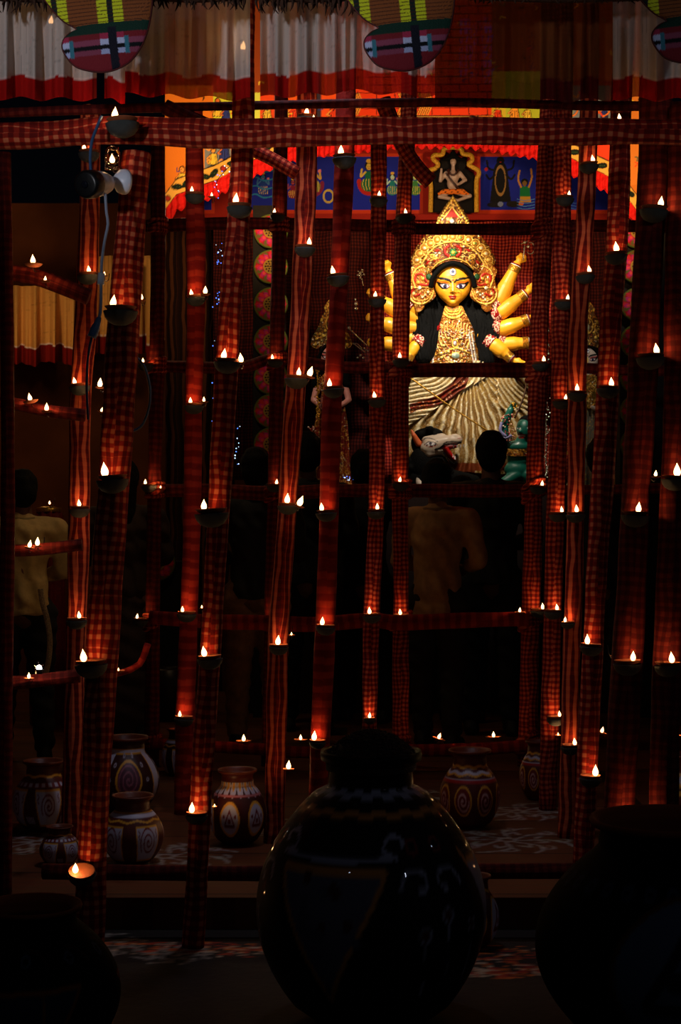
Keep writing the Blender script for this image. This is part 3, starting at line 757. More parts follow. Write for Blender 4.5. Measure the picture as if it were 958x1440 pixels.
# bather
cv.ell(738,256,5,5,(12,14,14)); cv.ell(738,258,3,4,(120,90,50)); cv.poly([(732,262),(745,262),(746,276),(731,276)],(20,110,60)); cv.poly([(732,276),(746,276),(747,284),(731,284)],(190,140,50)); cv.curve([(733,263),(729,252),(731,240)],2.6,(190,130,50)); cv.curve([(744,263),(748,250),(747,238)],2.6,(190,130,50))
for y in (280,284,288,292): cv.curve([(728,y),(738,y+2),(752,y)],1,(80,130,200))
for y in (284,288,292): cv.curve([(800,y),(812,y+2),(826,y)],1,(60,110,200))
devi(790,262,.8,(200,150,60),(190,60,20)); devi(866,270,.8,(190,120,60),(150,60,30))
nu,nv=760,120; xs=np.linspace(238,898,nu); ys=np.linspace(309,203,nv); XX,YY=np.meshgrid(xs,ys)
V=E3(XX.ravel(),YY.ravel(),0); cc=cv.samp(XX.ravel(),YY.ravel()); k=len(V)
cor=[0,nu-1,nu*nv-1,nu*(nv-1)]; V=np.vstack([V,V[cor]+np.array([0,.04,0])]); cc=np.vstack([cc,cc[cor]])
ff=grid_faces(nu,nv)+[[k,k+3,k+2,k+1],list(range(nu-1,-1,-1))+[k,k+1],list(range(nu*(nv-1),nu*nv))+[k+2,k+3]]
fr=mk('painted_frieze',V,ff,M_paint,None,cc,smooth=False)
props(fr,'red-bordered frieze of blue painted panels with small deities under the arch','painting')

# niche: gold cloud border and seated figure
K4=10.9/F
def E4(x,y,h): 
    x=np.asarray(x,float); return np.stack([(x-CX)*K4,10.9-(np.asarray(h)+0*x)*K4,CAMH-(np.asarray(y)-CY)*K4],-1)
ni=empty('shrine_niche',(float((636-CX)*K4),10.9,float(CAMH-(300-CY)*K4)),'dark niche with a gold cloud-edged border above the goddess crown','niche')
pts=[(605.5,299),(606,262),(602,243),(613,237),(616,231),(609,224),(611,219),(622,218),(625,210),(636,208),(648,210),(651,217),(662,219),(664,226),(659,232),(672,240),(673,247),(670,256),(670,299)]
V_,F_=tb([E4(a,b_,3)for a,b_ in pts],3.4*K4,10,.01,flat=.6); mk('gold_border',V_,F_,plain('dull_gold',(205,150,40),.45,.3,160,.35,.6),ni)
inn=[(606,299),(607,262),(606,246),(620,236),(618,226),(627,220),(636,213),(646,220),(658,228),(654,236),(668,246),(668,299)]
cv0=Cv(600,200,680,305,1,(14,8,8))
plate('niche_panel',inn,(636,262),6,cv0,M_paint,ni,E4,2,smooth=False)
s_=Vector((0,0,0))
def q4(x,y,h=0): return tuple(E4(x,y,h+8))
ps=[('s',q4(637,229),(4.6*K4,4*K4,6*K4)),('c',q4(637,234),q4(637,240),2.6*K4,3*K4),('s',q4(636,250),(10*K4,6*K4,9*K4)),('s',q4(636,260),(8*K4,6*K4,9*K4)),
    ('c',q4(627,245),q4(619,256),3.2*K4,2.8*K4),('c',q4(619,256,2),q4(620,243,5),2.8*K4,2*K4),('c',q4(646,245),q4(654,255),3.4*K4,3*K4),('c',q4(654,255,2),q4(644,262,5),2.8*K4,2.2*K4),
    ('c',q4(630,272,2),q4(618,279,5),4*K4,3.4*K4),('c',q4(618,279,5),q4(640,284,8),3.2*K4,2.4*K4),('c',q4(642,272,2),q4(660,278,5),4*K4,3.4*K4),('c',q4(660,278,5),q4(640,286,9),3*K4,2.2*K4),('s',q4(620,241,6),(2.2*K4,2*K4,2.6*K4)),('s',q4(643,262,7),(2.6*K4,2*K4,2.4*K4))]
v,f=blob(ps,.006,3); sh=empty('seated_deity_figure',(float((637-CX)*K4),10.9-9*K4,float(CAMH-(290-CY)*K4)),'grey-skinned seated ascetic figure inside the gold-edged niche','statue')
vv=np.array(v); px=vv[:,0]/K4+CX; py=CY-(vv[:,2]-CAMH)/K4
cv=Cv(600,200,680,300,5,(168,140,128)); cv.line([(637,250),(640,258)],.5,(120,80,70)); cv.curve([(627,246),(634,256),(644,268)],2.2,(40,20,16)); cv.curve([(630,241),(636,250),(645,241)],1.6,(60,30,24))
cv.line([(634,229),(635.6,229)],.9,BK); cv.line([(638.4,229),(640,229)],.9,BK); cv.line([(636,232.6),(638.5,232.6)],.8,(170,70,60)); cv.ell(637,225.5,.8,1.2,(150,30,30))
mk('figure_body',v,f,M_skin,sh,cv.samp(px,py))
hp=[('s',q4(637,223,-1),(7*K4,5*K4,5*K4)),('c',q4(631,225,-1),q4(620,226,-2),3.4*K4,1.6*K4),('c',q4(643,225,-1),q4(655,226,-2),3.4*K4,1.6*K4),('s',q4(637,217,-1),(4.5*K4,4*K4,3.5*K4))]
v,f=blob(hp,.007,2); mk('matted_hair',v,f,M_hair,sh)
v,f=blob([('c',q4(624,272,5),q4(650,272,5),4*K4,4*K4),('c',q4(650,273,5),q4(657,276,6),4*K4,2.6*K4),('c',q4(624,272,5),q4(617,275,6),4*K4,2.6*K4)],.006,2)
cvt=Cv(600,200,680,300,4,(220,110,30)); 
for k in range(16): cvt.ell(614+k*2.9,270+(k%3)*3,1.3,1,(40,20,10))
vv=np.array(v); mk('tiger_skin_cloth',v,f,M_paint,sh,cvt.samp(vv[:,0]/K4+CX,CY-(vv[:,2]-CAMH)/K4))
v,f=merge([tb([q4(629,241,5),q4(632,247,7),q4(637,249,8),q4(642,246,7),q4(644,241,5)],1.2*K4,8,.01),tb([q4(631,240,4),q4(630,250,7),q4(638,262,8),q4(645,268,7)],1.0*K4,8,.01)]); mk('snake_necklace',v,f,plain('snake',(60,28,20),.4),sh)

# ---------- columns of painted lotus discs
def disc_canvas():
    cv=Cv(-1.02,-1.02,1.02,1.02,75,(60,66,24))
    cv.ell(0,0,.97,c=(90,96,30)); cv.ell(0,0,.9,c=(150,24,30))
    for k in range(16):
        a=k*PI/8; cv.ell(.72*math.cos(a),.72*math.sin(a),.21,.1,(96,88,40) if k%2 else (200,36,50),rot=a)
    for k in range(10):
        a=k*PI/5+.15; cv.ell(.58*math.cos(a),.58*math.sin(a),.2,.13,(190,30,110),rot=a); cv.ell(.55*math.cos(a),.55*math.sin(a),.1,.07,(220,70,60),rot=a)
    cv.ell(0,0,.46,c=(170,26,34)); cv.ell(0,0,.44,c=(170,130,50),h=.04); cv.ell(0,0,.38,c=(150,112,44))
    for k,(n,r) in enumerate(((1,0),(6,.15),(11,.29))):
        for i in range(n): a=2*PI*i/n+k; cv.ell(r*math.cos(a),r*math.sin(a),.058,.045,(24,14,8))
    return cv
dcv=disc_canvas(); th=np.linspace(0,2*PI,33)[:-1]; circ=[(math.cos(a),math.sin(a)) for a in th]
protoD=None
dm=plate('lotus_disc',circ,(0,0),22,dcv,M_paint,None,lambda x,y,h: np.stack([np.asarray(x),-np.asarray(h)+0*np.asarray(x),np.asarray(y)],-1),.12,puff=.16,step=.12)
dm.location=(0,0,0)
# recentre: mesh made about its base centre
for vtx in dm.data.vertices: vtx.co.z-=1.0
LOT='painted lotus discs on the shrine columns'
def lotus(px,py,d,rp,label):
    o=dm.copy(); C.objects.link(o); r=rp*d/F; o.location=P(px,py,d); o.scale=(r,r,r); props(o,label,'disc',LOT); return o
lys=[325,375,428,480,531,578,625]; wl=['highest','second','third','fourth','fifth','sixth','lowest']
for y,wd in zip(lys,wl): lotus(381,y,10.09,24.3,f'{wd} pink lotus disc in the column left of the goddess')
for y,wd in zip(lys,wl): lotus(897,y,10.09,24.3,f'{wd} lotus disc in the dark column at the right')
lotus(221,792,10.30,26,'single pink lotus disc low at the left beside the thin twisted post')
bpy.data.objects.remove(dm)
for px,lab,w_ in ((381,'left',44),(893,'right',62)):
    a=P(px-w_/2,1034,10.4); b_=P(px+w_/2,300,10.4)
    v,f=box(((a.x+b_.x)/2,10.22,(0+b_.z)/2),(b_.x-a.x,.18,b_.z)); o=mk('shrine_column',v,f,plain('column_cloth',(20,14,9),.9,0,40,.4,.3),smooth=False)
    props(o,f'dark square shrine column carrying lotus discs, {lab} of the goddess','column','dark shrine columns')
v,f=box((float(P(221,792,10.4).x),10.45,.46),(.34,.18,.92)); props(mk('low_pedestal',v,f,plain('column_cloth',(20,14,9)),smooth=False),'low dark pedestal at the left that carries the single lotus disc','pedestal')

# ================================================================ the goddess
def face_canvas(skin=(236,164,32),shade=(226,110,20),res=9):
    cv=Cv(-32,-42,32,42,res,skin)      # local: x right, y down, face centre 0,0 = px 637,403
    BKc=(12,8,10)
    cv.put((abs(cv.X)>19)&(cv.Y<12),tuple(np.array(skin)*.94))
    for g in (-1,1):
        # shaded lid zone
        cv.poly([(g*4,-5),(g*10,-7.5),(g*24,-9),(g*23,-6.5),(g*15,-1),(g*5,0)],shade)
        cv.curve([(g*2.6,-6.4),(g*6,-9.6),(g*12,-11.4),(g*18,-11.8),(g*24.8,-13.2)],2.6,BKc); cv.curve([(g*5,-9),(g*12,-10.8),(g*17,-11.4)],3.4,BKc)
        # eye
        cv.poly([(g*3.2,.8),(g*6.6,-3.4),(g*11,-5.2),(g*16,-4.8),(g*25,-9.4),(g*20,-1),(g*15.4,3.4),(g*9,3.8)],BKc)
        cv.poly([(g*4.6,.2),(g*7.6,-2.2),(g*11,-3.2),(g*14.4,-2.6),(g*18,-3.2),(g*14.4,1.4),(g*9,2.2)],(232,218,225))
        cv.ell(g*10.8,-.5,2.9,2.7,(36,30,84)); cv.ell(g*10.8,-.5,1.5,1.5,BKc); cv.ell(g*5.4,0,1,.7,(200,60,60)); cv.ell(g*16.8,-2,.9,.8,(200,60,60))
        cv.curve([(g*20,-9),(g*25,-5),(g*26,2)],1.2,shade)
    # nose, with a highlight painted along its ridge
    cv.poly([(-1.1,-6),(.9,-6),(1.2,6),(-1.2,6)],(252,214,120)); cv.curve([(-1.4,-5),(-1.8,4),(-3.2,8.6)],.7,(200,110,30)); cv.curve([(-3.2,9),(-1.4,8.6),(0,10),(1.4,8.6),(3.2,9)],1.0,(150,60,20))
    # lips
    cv.poly([(-6.2,13.2),(-2.2,11.8),(0,13),(2.2,11.8),(6,13.2),(3.6,17.8),(-3.6,17.8)],(190,34,22)); cv.line([(-5.8,13.5),(0,14.6),(5.6,13.5)],.9,(80,8,8)); cv.line([(-2.4,15.8),(2,15.8)],1,(230,110,80))
    # bindi and third eye
    cv.ell(0,-9,1.5,c=(170,20,20)); cv.ell(0,-20.5,5.2,6,BKc); cv.ell(0,-20.8,4.2,4.8,(240,235,240)); cv.ell(0,-21,2.2,2.2,BKc); cv.ell(.3,-21,1.2,1.2,(60,80,160)); cv.line([(0,-34),(0,-26)],1.3,(200,20,20))
    cv.curve([(-4.6,-14),(0,-12.5),(4.6,-14)],.7,(210,50,30))
    return cv
def head(parent,cx,cy,s,emb,skin,shade,off,name='face',nose=1):
    """full head: rounded skull with jaw, sculpted nose, lips and eyes; painted features on its surface"""
    cv=face_canvas(skin,shade)
    ys=[-36,-34,-30,-24,-16,-8,0,6,12,17,21,24.5,27.4,29]
    ws=[3,10,17,22.5,25.8,27.0,26.6,24.6,21.2,17.0,12.6,8.6,4.8,.8]
    ds=[3,8,15,19,21.5,22,21.6,21,20.4,19.4,18,15.4,11,6]
    nr=130; na=170; yy=np.linspace(-36,29,nr); W=np.interp(yy,ys,ws); Dd=np.interp(yy,ys,ds)
    # relax
    k=np.ones(5)/5; W[3:-3]=np.convolve(W,k,'same')[3:-3]; Dd[3:-3]=np.convolve(Dd,k,'same')[3:-3]
    a=np.linspace(0,2*PI,na+1)[:-1]
    X=W[:,None]*np.sin(a)[None]; co=np.cos(a)[None]; Z=Dd[:,None]*np.sign(co)*np.abs(co)**.85; Yv=yy[:,None]+0*X
    front=co>0
    g=lambda x0,y0,sx,sy:np.exp(-((X-x0)/sx)**2-((Yv-y0)/sy)**2)
    bump=5.0*g(0,6,2.6,3.2)+2.6*g(0,0,1.8,7)+1.6*g(-2.8,8,1.6,1.4)+1.6*g(2.8,8,1.6,1.4)+1.9*g(0,13.4,3.6,1.1)+1.9*g(0,16,3,1.1)-.9*g(0,19,4,1.2)+1.5*g(0,24,5,3)
    for s_ in (-1,1): bump+= -1.8*g(s_*9,-4,6,3.4)+1.3*g(s_*10.5,-.6,4.4,2)+1.2*g(s_*14,8,6,5)
    Z=Z+np.where(front,bump*nose*np.minimum(1,np.abs(co)*2),0)
    V=emb(cx+X.ravel()*s,cy+Yv.ravel()*s,off+Z.ravel()*s)
    f=grid_faces(na,nr,True)
    cc=cv.samp(X.ravel(),Yv.ravel()); bk=(np.repeat(co,nr,0).ravel()<.02); cc[bk]=lin(skin)
    f=[q for q in f]; f.append(list(range(na))); f.append(list(range(nr*na-1,(nr-1)*na-1,-1)))
    return mk(name,V,f,M_skin,parent,cc)

def gold_canvas(x0,y0,x1,y1,seed,res=5,dens=1.0,bg=(84,42,10)):
    """embossed gilding: small studs, curls and coloured stones"""
    cv=Cv(x0,y0,x1,y1,res,bg); rr=random.Random(seed); A=(x1-x0)*(y1-y0)
    pal=[(214,150,44),(240,190,80),(180,108,24),(250,215,130),(200,124,30)]
    for _ in range(int(A*.03*dens)):
        x=rr.uniform(x0,x1);y=rr.uniform(y0,y1);a=rr.uniform(0,6.3);r=rr.uniform(2,4)
        cv.curve([(x+r*math.cos(a),y+r*math.sin(a)),(x+r*.6*math.cos(a+1.6),y+r*.6*math.sin(a+1.6)),(x+r*.8*math.cos(a+3),y+r*.8*math.sin(a+3))],.9,rr.choice(pal),1.0)
    for _ in range(int(A*.10*dens)):
        x=rr.uniform(x0,x1);y=rr.uniform(y0,y1);r=rr.uniform(.35,.8); cv.ell(x,y,r,r,rr.choice(pal),h=.4,dome=.8)
    for _ in range(int(A*.012*dens)):
        x=rr.uniform(x0,x1);y=rr.uniform(y0,y1);r=rr.uniform(.6,1.2); cv.ell(x,y,r,r,rr.choice([(170,16,16),(170,16,16),(250,240,225),(20,80,50),(255,240,200)]),h=.4,dome=.9)
    return cv
dg=empty('goddess_idol',tuple(D(638,690,0)),'ten-armed yellow-faced goddess idol in gold crown and gold saree','idol')
head(dg,637,403,1.0,Dv,(236,164,32),(226,110,20),16)
# hair cap and locks
v,f=blob([('s',D(637,384,10),(30*K,24*K,17*K)),('s',D(637,398,0),(29*K,14*K,28*K)),
 ('c',D(612,400,6),D(600,440,6),8*K,13*K),('c',D(600,440,6),D(597,500,6),14*K,14*K),('c',D(662,400,6),D(680,440,6),8*K,12*K),('c',D(680,440,6),D(692,478,6),12*K,13*K),('c',D(676,445,6),D(684,505,6),12*K,13*K),
 ('c',D(590,450,4),D(585,480,4),9*K,8*K),('c',D(622,415,-4),D(617,445,2),9*K,12*K),('c',D(653,415,-4),D(660,445,2),9*K,12*K),('c',D(617,445,2),D(610,505,4),12*K,9*K),('c',D(660,445,2),D(676,490,4),12*K,9*K),('s',D(637,432,-6),(24*K,10*K,18*K))],.009,2)
# strands
vv=np.array(v); px=vv[:,0]*F/vv[:,1]+CX; py=CY-(vv[:,2]-CAMH)*F/vv[:,1]; vv[:,1]-=.006*np.sin(px*1.4+np.sin(py*.12)*3)*(py>405)
keep=vv
# clear the face: push hair behind the forehead line
fx=(px-637)/25.5; fy=(py-405)/29.0; ins=(fx**2+fy**2<1.0)&(vv[:,1]<10.6-8*K)
vv[ins,1]=10.6-10*K
mk('black_hair',vv,f,M_hair,dg)
# hair arch framing the brow
v,f=tb([D(606,404,30),D(609,391,34),D(617,380,36),D(627,373,37),D(637,370,38),D(647,373,37),D(657,380,36),D(665,391,34),D(668,404,30)],3.7*K,10,.01); mk('brow_hair',v,f,M_hair,dg)
# crown
cv=gold_canvas(570,270,705,400,5,res=5)
G1=(240,185,70)
cv.line([(593+.5*0,372),(601,358),(612,347),(624,341.5),(637,339.5),(650,341.5),(662,347),(673,358),(682,372)],2.0,(255,210,100),2.4)
cv.line([(608,378),(616,370),(626,365),(637,363),(648,365),(658,370),(666,378)],2.2,(250,200,90),2.4); cv.line([(610,381),(618,373),(627,368),(637,366),(647,368),(656,373),(664,381)],1.4,(110,50,10))
for k in range(12):
    a=PI+PI*(k+.5)/12; cv.ell(637+24*math.cos(a),382+14.5*math.sin(a),1.1,1.1,(60,30,10),h=0)
for g in (-1,1):
    cv.curve([(637+g*6,346),(637+g*11,350),(637+g*10,357),(637+g*6,360)],3.2,(180,16,14),1.4)
    cv.ell(637+g*27,361,5.6,3.4,(250,205,90),h=1.5,rot=-g*.5,inner=.6); cv.ell(637+g*27,361,3,1.6,(190,150,60),h=1.4,rot=-g*.5)
    cv.ell(637+g*22,352,3,1.6,(180,20,16),h=1.2,rot=g*.6); cv.ell(637+g*35,369,3.4,1.6,(180,20,16),h=1.2,rot=g*.9)
for k in range(6): a=k*PI/3; cv.ell(637.5+4*math.cos(a),355+4*math.sin(a),2.1,2.1,(40,110,50),h=1.6,dome=1)
cv.ell(637.5,355,2.4,2.4,(245,200,60),h=2.2,dome=1); cv.ell(640,344.5,1.8,1.8,(235,120,90),h=1.5,dome=1)
for k in range(15):   # ring of roundels
    a=PI*1.02+PI*.96*k/14; x=637+53*math.cos(a); y=378+45*math.sin(a); cv.ell(x,y,6.4,6.4,(150,92,22),h=.8); cv.ell(x,y,6.2,6.2,(250,205,100),h=2.0,inner=.82); cv.ell(x,y,3.8,3.8,(225,160,60),h=1.4,dome=1.4,inner=.0); cv.ell(x,y,2,2,rr.choice([(250,235,190),(255,215,110),(250,235,190),(120,140,60)]),h=2.4,dome=1)
for k in range(11):
    t=k/10; cv.ell(615+22*t,314-36*t,1.8,1.8,(255,215,100),h=1.6,dome=1.2); cv.ell(659-22*t,314-36*t,1.8,1.8,(255,215,100),h=1.6,dome=1.2)
cv.ell(636,311,3.4,3,(235,225,215),h=2.4,dome=1); cv.poly([(626,306),(636,292),(646,306)],(150,28,16),1); cv.line([(624,307),(636,291),(648,307)],1.4,(255,215,110),2)
outl=[(637,274),(641,280),(646,287),(653,297),(659,307),(662,318),(670,326),(680,336),(690,350),(697,366),(692,376),(684,381),(676,386),(667,381),(658,374),(648,369),(637,367),(626,369),(616,374),(607,381),(598,386),(590,381),(582,376),(577,366),(584,350),(594,336),(604,326),(612,318),(615,307),(621,297),(628,287),(633,280)]
crown_h=lambda x,y: 40-.0095*(np.asarray(x)-637)**2-.06*np.clip(360-np.asarray(y),0,200)
plate('gold_crown',outl,(637,352),46,cv,M_gold,dg,Dv,5,crown_h,1.1,True,0,1.0)
# ear ornaments
for g in (-1,1):
    m=lambda x,y:(637+g*(x-637),y)
    cv=gold_canvas(570,365,705,440,9+g,res=5,bg=(150,84,20))
    def cu(p,w,c,h): cv.curve([m(*q) for q in p],w,c,h)
    cv.ell(*m(671,389),4,4.6,(24,70,30),h=1.2,dome=1)
    cu([(664,382),(676,374),(688,378),(694,390),(690,404)],1.8,(250,205,95),2.2)
    cu([(674,396),(680,386),(688,386),(690,394),(684,400)],3,(180,20,16),1.4); cu([(668,398),(674,401),(682,400)],2.6,(180,20,16),1.3)
    cu([(664,410),(668,420),(678,427),(690,426),(698,418),(698,408),(690,405),(676,404),(666,406)],1.8,(250,200,90),2.2)
    cu([(668,412),(672,420),(682,423),(692,420),(694,412)],1.4,(235,175,70),2); cu([(683,413),(690,416),(695,411),(692,406)],3,(180,22,16),1.4)
    for x,y,r,c in ((692,413,2.4,(250,220,150)),(672,411,2.2,(250,225,160)),(676,415,1.6,(245,230,200)),(680,418,1.6,(250,235,210)),(684,405,2.8,(250,240,200)),(679,392,2.2,(250,200,90)),(686,397,2.6,(240,180,70))): cv.ell(*m(x,y),r,r,c,h=1.4,dome=1.2)
    ol=[(666,384),(672,376),(682,372),(692,374),(699,380),(696,392),(698,402),(702,412),(699,422),(692,428),(690,436),(684,439),(678,434),(676,429),(668,424),(661,416),(664,404),(665,394)]
    plate('ear_ornament',[m(*q) for q in ol],m(681,404),26,cv,M_gold,dg,Dv,4,lambda x,y:30-.35*np.abs(np.asarray(x)-637-0)+8,1.2,True,1.5,1.0)
# neck, torso
v,f=blob([('c',D(637,425,10),D(637,445,8),9*K,10*K),('s',D(638,462,6),(27*K,15*K,17*K)),('s',D(638,488,6),(26*K,15*K,22*K)),('s',D(640,515,6),(28*K,16*K,20*K)),('s',D(600,458,4),(14*K,11*K,12*K)),('s',D(676,458,4),(14*K,11*K,12*K))],.012,4)
cs=np.zeros((len(v),3)); py=CY-(np.array(v)[:,2]-CAMH)*F/np.array(v)[:,1]; cs[:]=lin((150,16,14)); cs[py<447]=lin((236,164,32)); mk('torso',v,f,M_skin,dg,cs)
cv=gold_canvas(605,425,690,520,21,res=6,dens=1.5,bg=(150,84,22))
for y,w_ in ((436,10),(440,12),(445,15)): cv.curve([(637-w_,y-5),(630,y+1),(637,y+2.5),(645,y+1),(637+w_,y-5)],1.9,(250,195,70),2)
for r in range(5):
    cv.curve([(637-8-4*r,452+r*2),(637-7-3.4*r,466+r*6),(637,474+r*9),(637+7+3.4*r,466+r*6),(637+8+4*r,452+r*2)],1.2,(250,210,120),1.8)
for _ in range(150):
    x=R.gauss(638,16); y=R.uniform(452,514); cv.ell(x,y,R.uniform(.6,1.3),R.uniform(.6,1.3),R.choice([(255,235,190),(250,215,120),(240,225,220),(180,40,24),(250,240,225),(225,190,200)]),h=1,dome=1.4)
cv.ell(640,483,5,6.4,(250,200,80),h=2,inner=.72); cv.ell(640,483,2.4,3.4,(235,220,215),h=2,dome=1); cv.curve([(622,497),(632,492),(641,490),(650,492),(660,497)],2,(250,200,80),2.2); cv.ell(641,500,6,4.2,(150,170,150),h=2,dome=1); cv.ell(641,500,6.6,4.8,(240,190,80),h=2.4,inner=.85)
for x,y in ((619,497),(621,503),(624,486),(631,476),(648,475),(631,495),(616,473)): cv.ell(x,y,2,2,(250,225,130),h=1.8,dome=1.2)
for x in (613,661,665): cv.curve([(x-1,470),(x+ (2 if x>640 else -2),490),(x+(6 if x>640 else -5),512)],2.2,(235,228,215),1.8)
ol=[(626,430),(637,433),(649,430),(655,440),(661,452),(667,466),(669,482),(674,496),(680,514),(638,518),(606,514),(611,500),(615,484),(617,468),(620,452),(623,440)]
plate('breast_ornament',ol,(639,476),40,cv,M_gold,dg,Dv,6,lambda x,y:27-.013*(np.asarray(x)-638)**2-.16*np.clip(447-np.asarray(y),0,99),1.2,True,0,1.0)

# arms
SK=(236,164,32)
def arm_colours(v,wrist,hand,skin=SK): return np.tile(lin(skin),(len(v),1))
def ring(parent,a,b,r,t,mat,name,n=1,sp=1.6):
    a=np.array(a);b=np.array(b);d=(b-a)/np.linalg.norm(b-a); parts=[]
    u=np.cross(d,(0,1,0)); u/=np.linalg.norm(u); w_=np.cross(d,u)
    for k in range(n):
        c=a+d*k*sp*K; pts=[c+r*(u*math.cos(t_)+w_*math.sin(t_)) for t_ in np.linspace(0,2*PI,17)]
        parts.append(tb(pts,t,6,.02))
    v,f=merge(parts); return mk(name,v,f,mat,parent)
def fist(c,dir_,s,curl=1.0):
    """palm, four unequal curled fingers and a thumb closing on them"""
    c=np.array(c); d=np.array(dir_)/np.linalg.norm(dir_); side=np.cross(d,(0,1,0)); side/=np.linalg.norm(side); fwd=np.array([0,-1.0,0])
    pr=[('c',c-d*2*s,c+d*3.0*s,3.0*s,3.2*s),('c',c+side*2.2*s,c-side*2.2*s,2.4*s,2.4*s)]
    for k,(o_,l) in enumerate(((-2.9,3.6),(-1.0,4.2),(1.0,4.0),(2.8,3.2))):
        b0=c+side*o_*s+d*3.4*s; b1=b0+d*l*.5*s*(1.4-curl*.8)+fwd*2.2*s*curl; b2=b1-d*l*.5*s*curl+fwd*2.0*s*curl+d*l*s*(1-curl)*.6; b3=b2-d*l*.5*s*curl-fwd*.9*s*curl+d*l*s*(1-curl)*.5
        pr+=[('c',b0,b1,1.05*s,1.0*s),('c',b1,b2,1.0*s,.9*s),('c',b2,b3,.9*s,.75*s)]
    t0=c-side*2.6*s-d*.5*s; t1=t0-side*2.2*s+d*1.8*s+fwd*1.2*s; t2=t1+side*1.8*s+d*1.8*s+fwd*2.4*s
    pr+=[('c',t0,t1,1.3*s,1.1*s),('c',t1,t2,1.1*s,.85*s)]
    return pr
def arm(sh_,el,wr,hd,r=(9,11,8.5,5),curl=1.0,hs=1.5,skin=SK,sleeve=True):
    S_,E_,W_,H_=[D(*q) for q in (sh_,el,wr,hd)]
    mid=E_+(W_-E_)*.35
    pr=[('c',S_,E_,r[0]*K,r[1]*.92*K),('c',E_,mid,r[1]*K,r[1]*.95*K),('c',mid,W_,r[1]*.9*K,r[3]*K)]+fist(W_+(H_-W_)*.5,H_-W_,hs*K,curl)
    v,f=blob(pr,.0055,4); a=mk('arm',v,f,M_skin,dg,np.tile(lin(skin),(len(v),1)))
    dd=(W_-E_)/np.linalg.norm(W_-E_)
    ring(a,W_-dd*9*K,W_,(r[3]+1.6)*K,1.0*K,M_goldp,'gold_bangles',5,1.7)
    ring(a,W_-dd*1.2*K,W_,(r[3]+.9)*K,.9*K,M_white,'white_shell_bangle',1); ring(a,W_+dd*.8*K,W_+dd*3*K,(r[3]+.5)*K,.9*K,M_redc,'red_bangle',1)
    if sleeve:
        d2=(E_-S_)/np.linalg.norm(E_-S_); ring(a,E_-d2*13*K,E_,(r[0]+1.6)*K,2.0*K,M_redsp,'beaded_red_sleeve',4,2.6)
    return a
M_white=plain('white_enamel',(235,230,225),.3); 
mm,t,b=nt('beaded_red'); tc=N(t,'ShaderNodeTexCoord'); vo=N(t,'ShaderNodeTexVoronoi'); vo.inputs['Scale'].default_value=130; t.links.new(tc.outputs['Object'],vo.inputs['Vector'])
rp=N(t,'ShaderNodeValToRGB'); e=rp.color_ramp.elements; e[0].position=.56; e[0].color=(*lin((140,10,12)),1); e[1].position=.62; e[1].color=(*lin((240,200,170)),1); t.links.new(vo.outputs['Color'],rp.inputs['Fac']); t.links.new(rp.outputs['Color'],b.inputs['Base Color']); b.inputs['Roughness'].default_value=.35; M_redsp=mm
arm((678,448,2),(703,421,6),(726,373,8),(738,356,10),r=(9,12,9,6.5))
arm((680,452,2),(706,438,8),(739,413,10),(753,400,12),r=(9,11.5,9,6))
arm((680,460,2),(708,462,8),(744,449,10),(760,442,12),r=(9,11.5,9,6.2))
arm((678,468,0),(712,484,4),(745,482,6),(760,480,8),r=(8,11,9,6.4))
arm((674,470,6),(696,486,12),(720,505,16),(736,513,18),r=(9,11.5,9,5),curl=.25)
arm((598,448,2),(566,424,6),(548,384,8),(540,366,10),r=(9,12,9,6))
arm((596,452,2),(556,436,8),(530,418,10),(518,408,12),r=(9,11.5,9,6))
arm((596,460,2),(556,460,8),(530,450,10),(516,446,12),r=(9,11.5,9,6))
arm((598,468,0),(552,484,4),(532,482,6),(518,482,8),r=(8,11,9,6))
arm((602,470,6),(584,487,12),(572,507,16),(562,520,18),r=(8,8.5,8,5),curl=.5)
# saree: pleats fanning from the hip
def skirt_h(x,y):
    x=np.asarray(x,float);y=np.asarray(y,float); a=np.arctan2(x-662,y-498); r=np.hypot(x-662,y-498)
    sw=np.sin(a*62+1.6*np.sin(r*.035+a*3)+1.6*np.sin(a*7)+.5*np.sin(r*.17+a*20)); ret=2.6*np.sign(sw)*np.abs(sw)**.7*np.clip((r-20)/70,.25,1)
    ul=(x<640)&(y<566)&(y<628-1.0*(x-560)*.9+0)
    a2=np.hypot((x-575),(y-470)*1.1); w2=2.0*np.sin(a2*1.0+1.2*np.sin(x*.13)+.8*np.sin(y*.3))
    m=((x-575)*.62+(y-590))<-2*0; m=(y<592-.62*(x-585))
    ret=np.where(m,w2+3,ret)
    a3=np.hypot(x-760,y-520); w3=2.0*np.sin(a3*1.05+1.4*np.sin(y*.15)); m3=(x>700)&(y<575)
    return 14+np.where(m3,w3+1,ret)-.004*(x-655)**2
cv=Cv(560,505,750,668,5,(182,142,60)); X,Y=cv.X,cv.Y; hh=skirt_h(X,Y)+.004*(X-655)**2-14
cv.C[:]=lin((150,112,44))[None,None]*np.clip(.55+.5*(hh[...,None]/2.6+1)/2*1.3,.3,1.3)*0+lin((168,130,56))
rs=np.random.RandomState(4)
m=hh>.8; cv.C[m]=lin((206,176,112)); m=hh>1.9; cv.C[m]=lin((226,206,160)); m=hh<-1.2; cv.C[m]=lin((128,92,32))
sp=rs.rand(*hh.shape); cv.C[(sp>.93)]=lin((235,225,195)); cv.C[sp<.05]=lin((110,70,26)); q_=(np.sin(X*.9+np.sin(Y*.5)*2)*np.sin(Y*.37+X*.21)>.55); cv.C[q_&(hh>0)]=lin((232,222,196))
band=[(664,520),(655,545),(640,560),(618,570),(590,576),(577,582),(577,568),(600,562),(620,553),(636,540),(646,520)]
cv.poly(band,(104,36,14))
